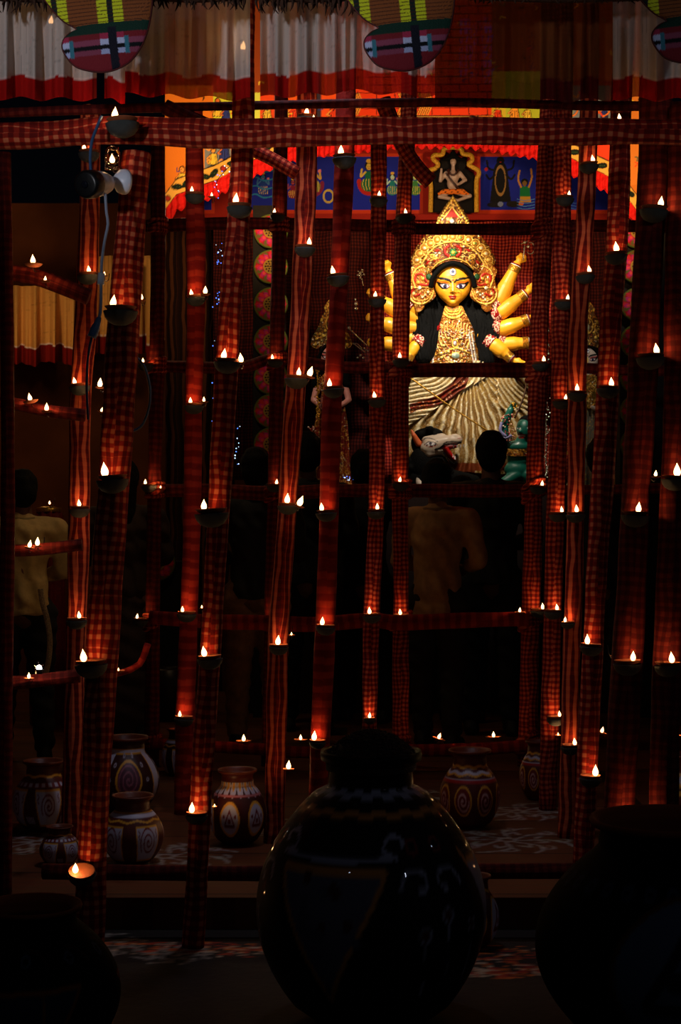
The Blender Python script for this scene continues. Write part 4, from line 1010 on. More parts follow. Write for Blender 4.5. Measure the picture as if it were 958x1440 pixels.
for _ in range(130):
    k=R.random(); x=577+k*80; y=575-45*k**2.2+R.uniform(-8,4); cv.ell(x,y,.9,.7,R.choice([(230,150,60),(170,30,20),(250,220,180),(110,30,16)]))
cv.poly([(648,650),(668,652),(668,668),(640,668)],(120,50,20)); cv.put((Y>651)&(Y<662),(128,56,22)); cv.poly([(706,520),(735,540),(745,560),(745,550),(728,528),(715,512)],(110,36,18))
ol=[(606,508),(640,506),(680,508),(715,514),(742,524),(746,560),(738,600),(728,640),(716,664),(690,667),(655,664),(620,666),(590,664),(574,640),(570,600),(572,560),(580,530),(592,512)]
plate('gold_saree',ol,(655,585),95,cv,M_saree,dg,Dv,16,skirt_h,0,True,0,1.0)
# nose ring
pts=[D(644+5*math.cos(a),412+5*math.sin(a),41-.3*math.cos(a)) for a in np.linspace(0,2*PI,20)]; v,f=tb(pts,.45*K,6,.01); mk('nose_ring',v,f,M_goldp,dg)

def held(name,parts,mat,label,cat='ornament',group='weapons and emblems held by the goddess'):
    v,f=merge(parts); return props(mk(name,v,f,mat),label,cat,group)
held('trident_spear',[tb([D(578,532,34),D(640,576,34),D(696,612,34)],1.1*K,8,.02),tb([D(545,508,34),D(578,532,34)],1.1*K,8,.02)],M_goldp,'thin golden spear shaft running diagonally across the saree','spear')
pts=[D(746+6*math.cos(a),349+8*math.sin(a),20) for a in np.linspace(-2.0,2.4,16)]
held('crescent_emblem',[tb(pts,[.4*K,.9*K,1.1*K,.9*K,.4*K],8,.01),tb([D(736,366,20),D(738,345,20)],.9*K,8,.02),sphere(D(738,341,20),2.2*K),sphere(D(743,347,20),2.2*K),tb([D(733,343,20),D(743,339,20)],.7*K,6,.02)],M_silver,'small silver crescent emblem raised in the goddess upper right hand')
pp=[tb([D(511,402,18),D(509,392,18)],.6*K,6,.02)]
for k in range(16):
    a=R.uniform(0,2*PI); r=R.uniform(2,8); pp.append(sphere(D(508+r*math.cos(a),386+r*math.sin(a),18+R.uniform(-2,2)),(1.3*K,1*K,.8*K),6,5)); 
    if k%2: pp.append(tb([D(508,388,18),D(508+r*1.2*math.cos(a),386+r*1.2*math.sin(a),19)],.35*K,5,.02))
held('silver_lotus',pp,M_silver,'silver filigree flower emblem at the upper left of the goddess')
held('silver_conch',[sphere(D(501,427,18),(2.5*K,2.5*K,3*K)),sphere(D(501,434,18),(2.8*K,2.4*K,2.4*K)),sphere(D(500,421,18),(1.4*K,1.4*K,2*K))],M_silver,'small silver conch emblem held left of the goddess')
held('silver_mace',[tb([D(491,462,22),D(516,486,22)],.9*K,8,.02),sphere(D(491,461,22),2.4*K)]+[sphere(D(517+6*math.cos(a),486+7*math.sin(a),22),1.4*K,6,5) for a in np.linspace(-1,2.5,8)],M_silver,'silver mace with a round knob slanting left of the goddess')
held('silver_arrow',[tb([D(496,482,22),D(514,496,22)],.9*K,8,.02),tb([D(496,484,22),D(502,483,22),D(509,490,22)],.8*K,6,.02),sphere(D(507,500,22),2.2*K,6,5),sphere(D(511,503,22),1.8*K,6,5),sphere(D(503,503,22),1.6*K,6,5)],M_silver,'silver arrow emblem below the mace left of the goddess')

# ================================================================ lion
li=empty('lion_mount',tuple(D(610,690,30)),'white-headed lion mount with black mane and open red mouth','lion statue')
O=34
pr=[('s',D(606,630,O),(15*K,11*K,11*K)),('c',D(606,627,O),D(628,621,O),12*K,9.5*K),('c',D(628,620,O),D(643,619.5,O),8.5*K,6*K),('s',D(645,618.5,O),(5.5*K,6*K,6*K)),('s',D(640,613.5,O),(7*K,5*K,3.6*K)),
    ('c',D(604,636,O),D(622,634,O),9*K,6*K),('c',D(622,636,O),D(636,644,O),5*K,2.6*K),('c',D(600,620,O),D(622,614,O),7*K,5*K)]
v,f=blob(pr,.006,3); vv=np.array(v); px=vv[:,0]*F/vv[:,1]+CX; py=CY-(vv[:,2]-CAMH)*F/vv[:,1]
cv=Cv(570,595,670,665,6,(196,176,156)); cv.ell(596,632,12,12,(205,188,170)); BKc=(20,10,10)
cv.curve([(583+10,620),(600,616),(608,617),(616,621)],1.1,BKc); cv.poly([(596,625),(603,620.5),(611,621.5),(616,625),(607,627.5)],BKc); cv.poly([(598,624.6),(604,621.8),(610,622.6),(613,624.8),(606,626.4)],(225,215,215)); cv.ell(605.5,624,2,2,(30,24,50)); cv.curve([(596,625.5),(606,628.5),(616,625.5)],.7,(150,30,30))
cv.curve([(613,631),(620,630),(626,623),(636,621),(652,622)],1.6,BKc); cv.ell(654,618.5,2.2,1.6,BKc)
cv.poly([(623,627),(650,625),(648,628),(636,634),(642,650),(636,650),(624,638)],(130,12,12)); cv.curve([(640,617),(648,616),(655,617)],.6,(150,60,40))
mk('lion_face',v,f,M_skin,li,cv.samp(px,py))
v,f=blob([('c',D(627,629,O+4),D(642,627,O+3),4*K,3*K),('c',D(627,632,O+4),D(637,643,O+4),4.6*K,3*K)],.004,2); mk('mouth_lining',v,f,plain('mouth_red',(120,10,12),.5),li)
v,f=blob([('c',D(628,630,O+8),D(633,638,O+8),3*K,3*K),('c',D(633,638,O+8),D(639,646,O+8),3*K,1.6*K)],.004,2); mk('tongue',v,f,plain('red_tongue',(170,18,14),.35),li)
tee=[];
for x,y,dy in ((638,626,3),(643,626,3.5),(648,625,4.5),(652,625,3),(637,643,-3.5),(640,646,-4),(634,640,-3)):
    tee.append(lathe([(1.3*K,0),(.8*K,-dy*.7*K),(.02*K,-dy*1.3*K)],8,D(x,y,O+9)))
v,f=merge(tee); mk('teeth',v,f,M_white,li)
v,f=tb([D(609,632,O+9),D(617,631,O+10),D(624,626,O+11),D(632,624,O+11),D(641,625,O+10),D(649,622,O+8)],.9*K,8,.01); mk('lip_outline',v,f,M_hair,li)
v,f=tb([D(624,636,O+10),D(630,645,O+10),D(638,652,O+9),D(642,649,O+9)],.8*K,8,.01); mk('jaw_outline',v,f,M_hair,li)
v,f=blob([('c',D(589,624,O-2),D(582,612,O),5*K,3.6*K),('c',D(582,612,O),D(579,605,O),3.6*K,1.4*K)],.005,2); mk('ear',v,f,plain('orange_ear',(205,96,50),.5),li,label='orange-pink pointed ear')
pr=[('s',D(594,652,O-4),(19*K,12*K,24*K)),('s',D(604,610,O-10),(20*K,9*K,9*K)),('s',D(590,622,O-12),(12*K,9*K,18*K)),('s',D(612,655,O-4),(20*K,12*K,18*K)),('s',D(622,668,O-10),(20*K,12*K,16*K))]
for _ in range(26):
    x=R.uniform(576,622); y=603+.6*abs(x-604)**1.15*R.uniform(.6,1) if R.random()<.4 else R.uniform(628,672); pr.append(('s',D(min(x,612),y,O-2+R.uniform(-4,5)),(5*K,4*K,5*K)))
v,f=blob(pr,.008,1); vv=np.array(v); px=vv[:,0]*F/vv[:,1]+CX; py=CY-(vv[:,2]-CAMH)*F/vv[:,1]
ins=((px-612)/24)**2+((py-626)/12)**2<1; vv[ins&(vv[:,1]<10.6-(O-6)*K),1]=10.6-(O-8)*K
mk('black_mane',vv,f,M_hair,li)
v,f=blob([('c',D(586,655,O-4),D(588,674,O),6*K,5*K),('c',D(588,674,O),D(592,686,O+3),5*K,5.5*K),('s',D(594,688,O+6),(7*K,7*K,3*K))],.008,3); mk('foreleg',v,f,plain('white_clay',(205,190,176),.5),li)
v,f=blob([('s',D(600,672,O-6),(32*K,12*K,18*K)),('c',D(640,672,O-6),D(668,676,O-8),12*K,9*K)],.02,3); mk('lion_body',v,f,M_hair,li)

# ================================================================ teal demon
de=empty('demon_statue',tuple(D(730,690,26)),'teal-skinned demon statue with gold belt and raised arm beside the saree','demon statue')
O=28; TE=(6,84,70)
pr=[('s',D(738,603,O),(12*K,12*K,15*K)),('s',D(731,607,O+9),(2.4*K,3*K,3*K)),('c',D(738,612,O),D(732,622,O-2),7*K,8*K),('s',D(730,628,O-3),(18*K,11*K,9*K)),('s',D(728,645,O-3),(15*K,10*K,14*K)),('s',D(726,660,O-3),(17*K,11*K,12*K)),
    ('c',D(726,668,O),D(709,678,O+4),9*K,7*K),('c',D(712,628,O-4),D(709,600,O-2),6*K,6*K),('c',D(709,600,O-2),D(718,577,O+2),6*K,5*K),('c',D(746,626,O-4),D(756,600,O-4),7*K,6*K),('c',D(756,600,O-4),D(748,575,O-2),6*K,5*K),('c',D(740,668,O-2),D(752,684,O-2),9*K,7*K)]
pr+=fist(D(721,571,O+3),D(722,560,O+3)-D(718,577,O+2),1.0*K,1); pr+=fist(D(746,568,O),D(745,560,O)-D(748,575,O-2),1.0*K,1)
v,f=blob(pr,.0065,3); vv=np.array(v); px=vv[:,0]*F/vv[:,1]+CX; py=CY-(vv[:,2]-CAMH)*F/vv[:,1]
cv=Cv(690,550,775,700,6,TE); cv.curve([(726,600),(731,598),(734,600)],1.1,BKc); cv.ell(730,602.5,2.4,1.1,(225,220,210)); cv.ell(730.3,602.5,.9,.9,BKc); cv.curve([(740,600),(745,598),(749,600)],1.1,BKc); cv.ell(744,602.5,2.6,1.1,(225,220,210)); cv.ell(744,602.5,.9,.9,BKc)
cv.poly([(727,611.5),(733,610.5),(740,611.5),(737,616),(730,616)],(150,16,20)); cv.line([(728,613),(739,613)],.7,(230,220,210)); cv.curve([(725,608.5),(731,609.5),(736,608.5)],.9,BKc)
mk('demon_body',v,f,plain('x_',(1,1,1)) and M_skin,de,cv.samp(px,py))
v,f=blob([('s',D(741,594,O-3),(12*K,11*K,10*K)),('c',D(749,598,O-6),D(754,618,O-8),7*K,6*K)],.007,2); mk('black_hair',v,f,M_hair,de)
cvb=gold_canvas(700,625,760,650,31,res=6,dens=1.6)
a=np.linspace(0,2*PI,49)[:-1]; rows=[]
for y in np.linspace(630,640,12): rows.append(np.stack([728+17*np.sin(a),np.full(48,y)+1.5*np.cos(a),-O*0+ (O-3)+13*np.cos(a)],1))
q=np.array(rows).reshape(-1,3); V=Dv(q[:,0],q[:,1],q[:,2]); mk('gold_belt',V,grid_faces(48,12,True),M_gold,de,cvb.samp(q[:,0],q[:,1]))
pc=[]
for _ in range(60): pc.append(sphere(D(R.gauss(716,5),R.uniform(582,622),O+R.uniform(4,9)),R.uniform(.8,1.5)*K,6,4))
v,f=merge(pc); mk('bead_garland',v,f,M_redsp,de)
pc=[sphere(D(R.gauss(722,2.4),R.gauss(569,2),O+8),R.uniform(.9,1.6)*K,6,4) for _ in range(14)]; v,f=merge(pc); mk('gold_armlet',v,f,M_goldp,de)
pc=[tube([D(706,594,O+4),D(704,606,O+6),D(712,614,O+8)],2.4*K,8,.01)[:2],tube([D(700,612,O+4),D(712,616,O+8),D(720,612,O+9)],2*K,8,.01)[:2]]; v,f=merge(pc); mk('grey_scarf',v,f,plain('lilac_cloth',(120,116,160),.5),de)
held('curved_bow',[tb([D(741,532,44),D(739,550,44),D(733,568,44),D(724,588,44)],1.2*K,8,.02)],plain('dark_wood',(70,40,20)),'dark curved blade raised beside the teal demon statue','blade',None)

# ================================================================ side idols
def side_idol(cx,fy,s,skin,lab,dress,cloth,k0,lean=0,seed=0,hand=True):
    """cx, fy: face centre in the photo; s: face scale against the goddess"""
    g=empty('side_idol',tuple(D(cx,690,0)),lab,'idol','smaller idols beside the goddess')
    X=lambda x:cx+x*s; Yy=lambda y:fy+y*s
    head(g,cx,fy,s,Dv,skin,(205,90,90),10)
    v,f=blob([('s',D(cx,Yy(-16),4),(29*s*K,22*s*K,20*s*K)),('c',D(X(-24),Yy(0),2),D(X(-34),Yy(60),2),9*s*K,12*s*K),('c',D(X(24),Yy(0),2),D(X(34),Yy(60),2),9*s*K,12*s*K)],.01,2)
    vv=np.array(v); px=vv[:,0]*F/vv[:,1]+CX; py=CY-(vv[:,2]-CAMH)*F/vv[:,1]; ins=(((px-cx)/(25*s))**2+((py-fy-2*s)/(30*s))**2<1)&(vv[:,1]<10.6); vv[ins,1]=10.6
    mk('black_hair',vv,f,M_hair,g)
    v,f=tb([D(X(-27),Yy(4),16),D(X(-24),Yy(-12),19),D(X(-12),Yy(-27),21),D(X(0),Yy(-31),22),D(X(12),Yy(-27),21),D(X(24),Yy(-12),19),D(X(27),Yy(4),16)],4*s*K,8,.01); mk('brow_hair',v,f,M_hair,g)
    cv=gold_canvas(X(-50),Yy(-150),X(50),Yy(0),seed+40,res=5,dens=1.0,bg=(84,50,12))
    for k in range(9):
        a=PI+PI*k/8; cv.ell(X(36*math.cos(a)),Yy(-30+34*math.sin(a)),3.2*s,3.2*s,(235,190,80),h=1.2,dome=1)
    cv.ell(X(0),Yy(-78),13*s,19*s,(235,190,90),h=1.5,inner=.84); cv.ell(X(0),Yy(-74),5*s,7*s,(190,190,170),h=1.6,dome=1)
    for x,y in ((-14,-112),(14,-112),(0,-128),(18,-50),(-18,-50),(22,-86),(-22,-86)): cv.ell(X(x),Yy(y),3.6*s,3.6*s,(250,215,100),h=1.6,dome=1)
    ol=[(0,-136),(8,-128),(16,-116),(14,-106),(22,-94),(26,-78),(34,-62),(44,-44),(46,-28),(34,-20),(20,-28),(0,-32),(-20,-28),(-34,-20),(-46,-28),(-44,-44),(-34,-62),(-26,-78),(-22,-94),(-14,-106),(-16,-116),(-8,-128)]
    plate('gold_crown',[(X(a),Yy(b_)) for a,b_ in ol],(cx,Yy(-60)),26,cv,M_gold,g,Dv,4,lambda x,y:24-.012*(np.asarray(x)-cx)**2,1,True,0,1.0)
    v,f=blob([('c',D(cx,Yy(22),4),D(cx,Yy(40),2),9*s*K,10*s*K),('s',D(cx,Yy(60),0),(30*s*K,14*K,22*s*K)),('s',D(cx,Yy(98),0),(25*s*K,14*K,34*s*K)),
       ('c',D(X(-28),Yy(52),0),D(X(-40),Yy(96),6),9*s*K,7*s*K),('c',D(X(-40),Yy(96),6),D(X(-14),Yy(118),16),7*s*K,5*s*K),('c',D(X(28),Yy(52),0),D(X(40),Yy(96),6),9*s*K,7*s*K),('c',D(X(40),Yy(96),6),D(X(16),Yy(112),16),7*s*K,5*s*K)]
       +fist(D(X(-10),Yy(120),18),D(X(0),Yy(122),20)-D(X(-14),Yy(118),16),s*1.2*K,.6)+fist(D(X(12),Yy(110),18),D(X(4),Yy(104),20)-D(X(16),Yy(112),16),s*1.2*K,.3),.007,3)
    mk('idol_body',v,f,M_skin,g,np.tile(lin(skin),(len(v),1)))
    cv=gold_canvas(X(-40),Yy(30),X(40),Yy(130),seed+60,res=5,dens=1.7,bg=dress)
    ol=[(-14,34),(14,34),(26,50),(22,80),(16,104),(0,112),(-16,104),(-22,80),(-26,50)]
    plate('necklace_garland',[(X(a),Yy(b_)) for a,b_ in ol],(cx,Yy(68)),22,cv,M_gold,g,Dv,5,lambda x,y:17-.02*(np.asarray(x)-cx)**2,1.2,True,0,1.0)
    bot=687; y0=Yy(100)
    cv=gold_canvas(X(-60),y0-4,X(60),bot+4,seed+80,res=4,dens=1.0,bg=cloth); cv.C[:]=cv.C*.8+lin(cloth)*.2
    def hf(x,y): x=np.asarray(x,float); return 14-.01*(x-cx)**2+1.8*np.sin(x*.9+.02*np.asarray(y))
    ol=[(X(-22),y0),(X(22),y0),(X(36),y0+25),(X(44),bot-20),(X(46),bot),(X(0),bot+2),(X(-46),bot),(X(-44),bot-20),(X(-36),y0+25)]
    plate('saree',ol,(cx,(y0+bot)/2),34,cv,M_saree,g,Dv,14,hf,1,True,0,1.0)
    return g
side_idol(466,503,.62,(226,150,140),'pink-faced gold-crowned idol standing left of the goddess',(130,30,16),(120,24,14),0,seed=1)
side_idol(827,506,.62,(225,205,190),'pale-faced gold-crowned idol right of the goddess between slim posts',(120,90,20),(150,146,130),0,seed=2)
side_idol(874,646,.36,(220,170,80),'low gold-crowned idol head behind the thick post at the right',(150,110,30),(150,110,40),0,seed=3)
# small elephant-ish seated white figure left, mostly hidden: white trunk-headed idol
g=empty('elephant_headed_idol',tuple(D(428,690,14)),'white and red low idol partly hidden behind the striped post','idol','smaller idols beside the goddess')
v,f=blob([('s',D(427,640,14),(12*K,10*K,13*K)),('c',D(430,648,22),D(434,662,24),5*K,4*K),('c',D(434,662,24),D(430,674,26),4*K,3*K),('s',D(428,668,12),(14*K,12*K,18*K)),('s',D(416,640,10),(7*K,3*K,9*K)),('s',D(440,640,10),(7*K,3*K,9*K)),('c',D(420,664,16),D(434,678,22),5*K,4*K)],.008,3)
mk('idol_body',v,f,M_skin,g,np.tile(lin((215,190,175)),(len(v),1)))
cv=gold_canvas(410,605,446,632,91,res=5); plate('gold_crown',[(427,606),(434,614),(440,624),(438,631),(427,628),(416,631),(414,624),(420,614)],(427,620),12,cv,M_gold,g,Dv,4,lambda x,y:24+0*np.asarray(x),1)
v,f=blob([('s',D(428,684,14),(18*K,14*K,10*K))],.012,2); mk('red_cloth',v,f,M_redc,g)
# hanging sequin garlands left and right of the goddess
def garland(px,y0,y1,off,label,mat,seed,amp=4,n=60):
    rr=random.Random(seed); pc=[]
    for k in range(n):
        y=y0+(y1-y0)*k/n; pc.append(sphere(D(px+rr.gauss(0,amp*.5),y,off+rr.uniform(-2,2)),rr.uniform(.7,1.7)*K,6,4))
    pc.append(tb([D(px,y0-2,off),D(px,(y0+y1)/2,off),D(px,y1,off)],.5*K,5,.1))
    v,f=merge(pc); return props(mk('sequin_garland',v,f,mat),label,'garland','sequin garlands hanging in the shrine')
garland(769,435,512,30,'upper part of the sequin garland just right of the window frame',M_silver,1,4)
garland(768,560,684,30,'lower part of the sequin garland just right of the window frame',M_silver,2,5,90)
garland(795,445,520,26,'thin sequin garland between the two slim posts, level with goddess arms',M_silver,3,2,30)
garland(797,560,640,26,'thin sequin garland between the two slim posts, level with the demon',M_goldp,4,2.4,40)
garland(447,520,600,30,'gold bead garland hanging over the pink-faced idol shoulder',M_goldp,5,3,70)
garland(440,600,660,32,'red and gold bead garland low at the left idols',M_redsp,6,7,90)
garland(514,640,672,24,'short copper sequin tassel left of the slim post, lion height',M_goldp,7,5,50)
garland(556,560,660,18,'pale gold sequin garland hugging the left upright of the window frame',M_goldp,8,4,70)
# blue fairy lights
M_blue=emis('blue_bulbs',(.10,.22,1.0),1.6); M_wbulb=emis('pale_bulbs',(.6,.8,1.0),2.2)
def fairy(pts,d,label,seed,n):
    rr=random.Random(seed); g=empty('fairy_light_string',tuple(P(*pts[-1],d)),label,'string lights','blue fairy light strings')
    q=catmull([P(x,y,d) for x,y in pts],.02); v,f=tb([P(x,y,d) for x,y in pts],.0022,6,.05); mk('wire',v,f,M_dark,g)
    for k in range(n):
        c=q[int((k+.5)/n*len(q))]; c=c+np.array([rr.gauss(0,.012),rr.uniform(-.01,.01),rr.gauss(0,.008)])
        v,f=sphere(c,rr.uniform(.0018,.0042),6,4); mk('bulb',v,f,M_wbulb if rr.random()<.35 else M_blue,g)
fairy([(308,345),(307,360),(309,372)],9.6,'upper blue fairy lights left of the thick checked post',1,14)
fairy([(309,408),(305,420),(306,432)],9.6,'second blue fairy light cluster left of the thick checked post',2,12)
fairy([(307,466),(304,475),(301,482)],9.6,'third blue fairy light cluster left of the thick checked post',3,7)
fairy([(325,232),(308,250),(304,262),(309,274)],9.6,'curved blue fairy lights under the left end of the arch',4,16)
fairy([(302,536),(300,560),(299,600)],9.6,'sparse fairy lights left of the thick checked post, lower part',5,9)
fairy([(336,596),(334,625),(333,655)],9.6,'sparse fairy lights right of the thick checked post above the crossbar',6,12)
fairy([(484,672),(494,674),(506,673)],9.9,'bright blue light cluster at the stage edge left of the window frame',7,18)
# ================================================================ curtains over the front
M_curt=painted('thin_white_cloth',.85,0,300,.25,.1,sheer=.13)
CURTG='white curtains with red border across the top'
def curtain(x0,x1,yb0,yb1,d,label,seed,white=(205,196,190),red=(176,18,14),amp=.022,bh=30,marks=None,ytop=-40,freq=1.0):
    rr=random.Random(seed); nu=int((x1-x0)*.8)+10; nv=60; ph=[rr.uniform(0,6) for _ in range(5)]
    cv=Cv(x0-2,ytop-2,x1+2,max(yb0,yb1)+12,2,white)
    for k in range(int((x1-x0)*1.2)): 
        x=rr.uniform(x0,x1); y=rr.uniform(ytop,yb0-bh); cv.line([(x,y),(x+rr.uniform(4,14),y+rr.uniform(-.6,.6))],.5,tuple(np.array(white)*rr.choice([.86,.93,1.05]).__float__()))
    for k in range(6):
        x=rr.uniform(x0,x1); cv.line([(x,ytop),(x+rr.uniform(-3,3),yb0-bh)],.6,tuple(np.array(white)*.8))
    if marks: marks(cv,rr)
    V=[];cc=[]
    xs=np.linspace(x0,x1,nu); wr=sum(w_*np.sin(xs*f_*freq+p_) for w_,f_,p_ in ((.5,.16,ph[0]),(.35,.31,ph[1]),(.2,.07,ph[2])))
    yb=yb0+(yb1-yb0)*(xs-x0)/(x1-x0)+3.0*np.sin(xs*.11+ph[3])+2.5*wr*2
    n=0
    for j in range(nv):
        t=j/(nv-1); yy=ytop+(yb-ytop)*t
        dd=d-amp*(.35+.65*t)*wr*2
        V.append(np.stack([(xs-CX)*dd/F,dd,CAMH-(yy-CY)*d/F],1))
        c=cv.samp(xs,yy); hem=(yb-yy)<bh; c[hem]=lin(red); c[((yb-yy)<bh+1.8)&~hem]=lin((225,205,200) if not marks else (90,44,20)); cc.append(c)
    V=np.vstack(V); cc=np.vstack(cc); n=len(V); f=[q[::-1] for q in grid_faces(nu,nv)]
    m=M_curt if not marks else painted('thin_shaded_cloth',.85,0,300,.25,.1,sheer=.05)
    return props(mk('curtain',V,f,m,None,cc),label,'curtain',CURTG)
curtain(-30,136,138,140,4.75,'white curtain with red hem at the top left corner',1)
curtain(147,176,142,143,4.80,'narrow strip of white curtain with red hem under the left plaid fan',2,amp=.01)
curtain(160,352,132,140,4.86,'white curtain with red hem, second wide one, with a lamp shining through',3)
curtain(366,486,137,130,4.78,'white curtain with red hem in the middle, right of the bright lamp',4)
curtain(484,612,127,136,4.84,'white curtain with red hem behind the second plaid fan',5)
def scrib(cv,rr):
    INK=(70,60,130)
    for r in range(9):
        y=28+r*12; x=646
        while x<692:
            k=rr.choice([0,1,2]); 
            cv.line([(x,y),(x+5,y)],1.1,INK)
            if k==0: cv.curve([(x+2,y),(x+4,y+3),(x+1,y+6),(x+4,y+8)],1.1,INK)
            elif k==1: cv.line([(x+3,y),(x+3,y+8)],1.1,INK); cv.curve([(x+3,y+3),(x,y+5),(x+3,y+7)],1,INK)
            else: cv.ell(x+2.6,y+5,2.3,2.6,INK,inner=.55); cv.line([(x+4.6,y),(x+4.6,y+8)],1,INK)
            x+=rr.uniform(6,8)
    for r in range(4):
        y=40+r*14; cv.curve([(742,y),(750,y+4),(744,y+9),(752,y+10)],1.2,(70,40,40))
curtain(612,866,146,140,4.92,'sheer curtain coloured brown as in shade, with dark hem and faded purple script',6,white=(96,52,22),red=(70,10,10),marks=scrib)  # white cloth out of the front light, its shade put into the brown
curtain(862,1000,138,142,4.84,'white curtain with red hem at the top right corner',7)
# frayed fringe added to stand in for shade along the curtain tops
M_brown=plain('dark_brown',(58,34,20),.9,0,60,.4,.3)
def fringe(x0,x1,yb,d,label,seed):
    rr=random.Random(seed); pc=[tb([P(x0,-16,d),P((x0+x1)/2,-12,d),P(x1,-16,d)],.03,10,.1)]
    for k in range(int((x1-x0)*.7)):
        x=rr.uniform(x0,x1); L=rr.uniform(.2,1)**1.3*(yb+14); dd=d+rr.uniform(-.02,.02)
        pc.append(tb([P(x,-14,dd),P(x+rr.uniform(-4,4),-12+L*.6,dd),P(x+rr.uniform(-6,6),-12+L,dd)],[.006,.004,.0008],5,.08))
    v,f=merge(pc); props(mk('shade_fringe',v,f,M_brown),label,'fringe','dark fringes standing in for shade along the top edge')
fringe(-20,120,20,4.6,'dark fringe added as shade over the top left curtain',1); fringe(200,345,14,4.62,'dark fringe added as shade right of the left plaid fan',2); fringe(360,510,22,4.62,'dark fringe added as shade left of the middle plaid fan',3); fringe(660,930,4,4.64,'short dark fringe added as shade at the top right',4)

# ---------- plaid cloth fans
def plaid(x0,y0,x1,y1,cx,cy,ang):
    cv=Cv(x0,y0,x1,y1,3,(112,26,34)); X,Y=cv.X-cx,cv.Y-cy
    co_,si=math.cos(ang),math.sin(ang); u=X*co_+Y*si; w_=-X*si+Y*co_
    up=w_<-2
    def band(m,c): cv.C[m]=lin(c)
    band(w_>-2,(110,24,34)); band(up,(120,66,30))
    um=(u+400)%78
    for a,b_,c in ((0,14,(190,200,30)),(22,36,(190,200,30))): band(up&(um>=a)&(um<b_),c)
    band(up&(um>14)&(um<22),(16,30,26))
    band(up&((w_%5.2)<1.1)&(w_<-8),(60,30,16))
    band((w_>-8)&(w_<6),(12,44,34)); 
    band((w_>14)&(w_<22),(128,60,84)); band((w_>22)&(w_<28),(8,8,14)); band((w_>28)&(w_<35),(120,54,76))
    for a,b_ in ((0,12),(24,34)):
        m=(um>=a)&(um<b_); band(m&(w_>14)&(w_<22),(170,180,214)); band(m&(w_>28)&(w_<35),(150,160,200)); band(m&(w_>6)&(w_<14),(150,40,70))
    m=(um>12)&(um<24)&(w_>-2); band(m,(14,16,30)); m=(um>34)&(um<40)&(w_>12)&(w_<36); band(m,(50,110,130))
    return cv
M_plaid=painted('plaid_cotton',.8,0,220,.3,.2)
KF=4.45/F
def EF(x,y,h): x=np.asarray(x,float); return np.stack([(x-CX)*KF,4.45-(np.asarray(h)+0*x)*KF,CAMH-(np.asarray(y)-CY)*KF],-1)
def fan(dx,dy,label,flip=1,sc=1.0):
    ol=[(56,-10),(74,14),(90,30),(108,41),(98,47),(89,57),(88,68),(94,80),(106,93),(124,99),(146,101),(166,96),(184,85),(198,66),(207,44),(212,20),(214,-4),(212,-28),(190,-50),(150,-58),(100,-52),(66,-36)]
    ol=[(x+dx,y+dy) for x,y in ol]
    cv=plaid(40+dx,-70+dy,230+dx,110+dy,150+dx,42+dy,-.10)
    g=empty('plaid_fan',tuple(EF(150+dx,-20+dy,0)),label,'hanging decoration','plaid cloth-covered fans hanging at the top')
    plate('cloth_face',ol,(150+dx,28+dy),60,cv,M_plaid,g,EF,5,None,0,True,7,2.0)
    v,f=tb([EF(x,y,-1) for x,y in ol+ol[:1]],1.6*KF,8,.01); mk('stitched_rim',v,f,plain('maroon_piping',(70,18,18)),g)
    v,f=tb([EF(150+dx,-55+dy,-4),EF(150+dx,-120+dy,-4)],3*KF,8,.05); mk('hanging_stick',v,f,M_brown,g)
fan(0,0,'plaid cloth-covered leaf-shaped fan hanging at the top left')
fan(425,-2,'plaid cloth-covered leaf-shaped fan hanging at the top centre')
fan(830,-12,'dark plaid cloth-covered fan cut by the right edge at the top')

# ---------- security camera and cables
sc_=empty('security_camera',tuple(P(172,262,4.90)),'white round security camera mounted on the thick checked post','camera')
M_wp=plain('white_plastic',(205,212,225),.35,0,40,.03,.02)
def axis_lathe(prof,origin,direction,n=28):
    rot=Vector(direction).to_track_quat('Z','Y').to_matrix(); v,f=lathe(prof,n); return v@np.array(rot).T+np.array(origin),f
c=P(169,255,4.93); d_=Vector((-.80,-.58,.0))
v,f=axis_lathe([(.001,-.02),(.036,-.02),(.037,-.012),(.034,0),(.022,.012),(.012,.02),(.001,.022)],c,d_); mk('mount_plate',v,f,M_wp,sc_)
v,f=merge([axis_lathe([(.001,0),(.011,0),(.011,.045),(.014,.05),(.014,.064),(.001,.066)],c+d_*.015,d_),box(tuple(c+d_*.05+Vector((0,-.012,0))),(.022,.022,.022),.4)]); mk('swivel_bracket',v,f,M_wp,sc_)
dd=Vector((-.42,-.88,-.20)).normalized(); c2=P(146,258,4.86)
v,f=axis_lathe([(.001,-.03),(.015,-.028),(.027,-.015),(.034,.01),(.037,.04),(.037,.055)],c2,dd); mk('camera_body',v,f,M_wp,sc_)
v,f=axis_lathe([(.0365,.05),(.040,.055),(.0405,.085),(.037,.095),(.030,.097),(.001,.096)],c2,dd); mk('black_lens_face',v,f,M_dark,sc_)
v,f=axis_lathe([(.001,.094),(.011,.094),(.011,.1),(.006,.102),(.001,.102)],c2,dd,16); mk('lens',v,f,plain('lens_glass',(16,18,26),.08,0,20,.05,0),sc_)
M_bcab=plain('blue_cable',(44,74,110),.5); M_wcab=plain('white_cable',(150,160,180),.45)
v,f=tb([P(x,y,4.82) for x,y in ((143,163),(136,180),(129,200),(127,225),(130,250),(140,262))],.0045,8,.02); props(mk('cable',v,f,M_bcab),'blue cable looping from the beam lamp down to the security camera','cable','camera cables')
v,f=tb([P(x,y,4.82) for x,y in ((148,272),(150,300),(152,315),(147,340),(143,370),(143,385))],.0042,8,.02); cb=props(mk('cable',v,f,M_wcab),'pale cable hanging below the security camera to its plug','cable','camera cables')
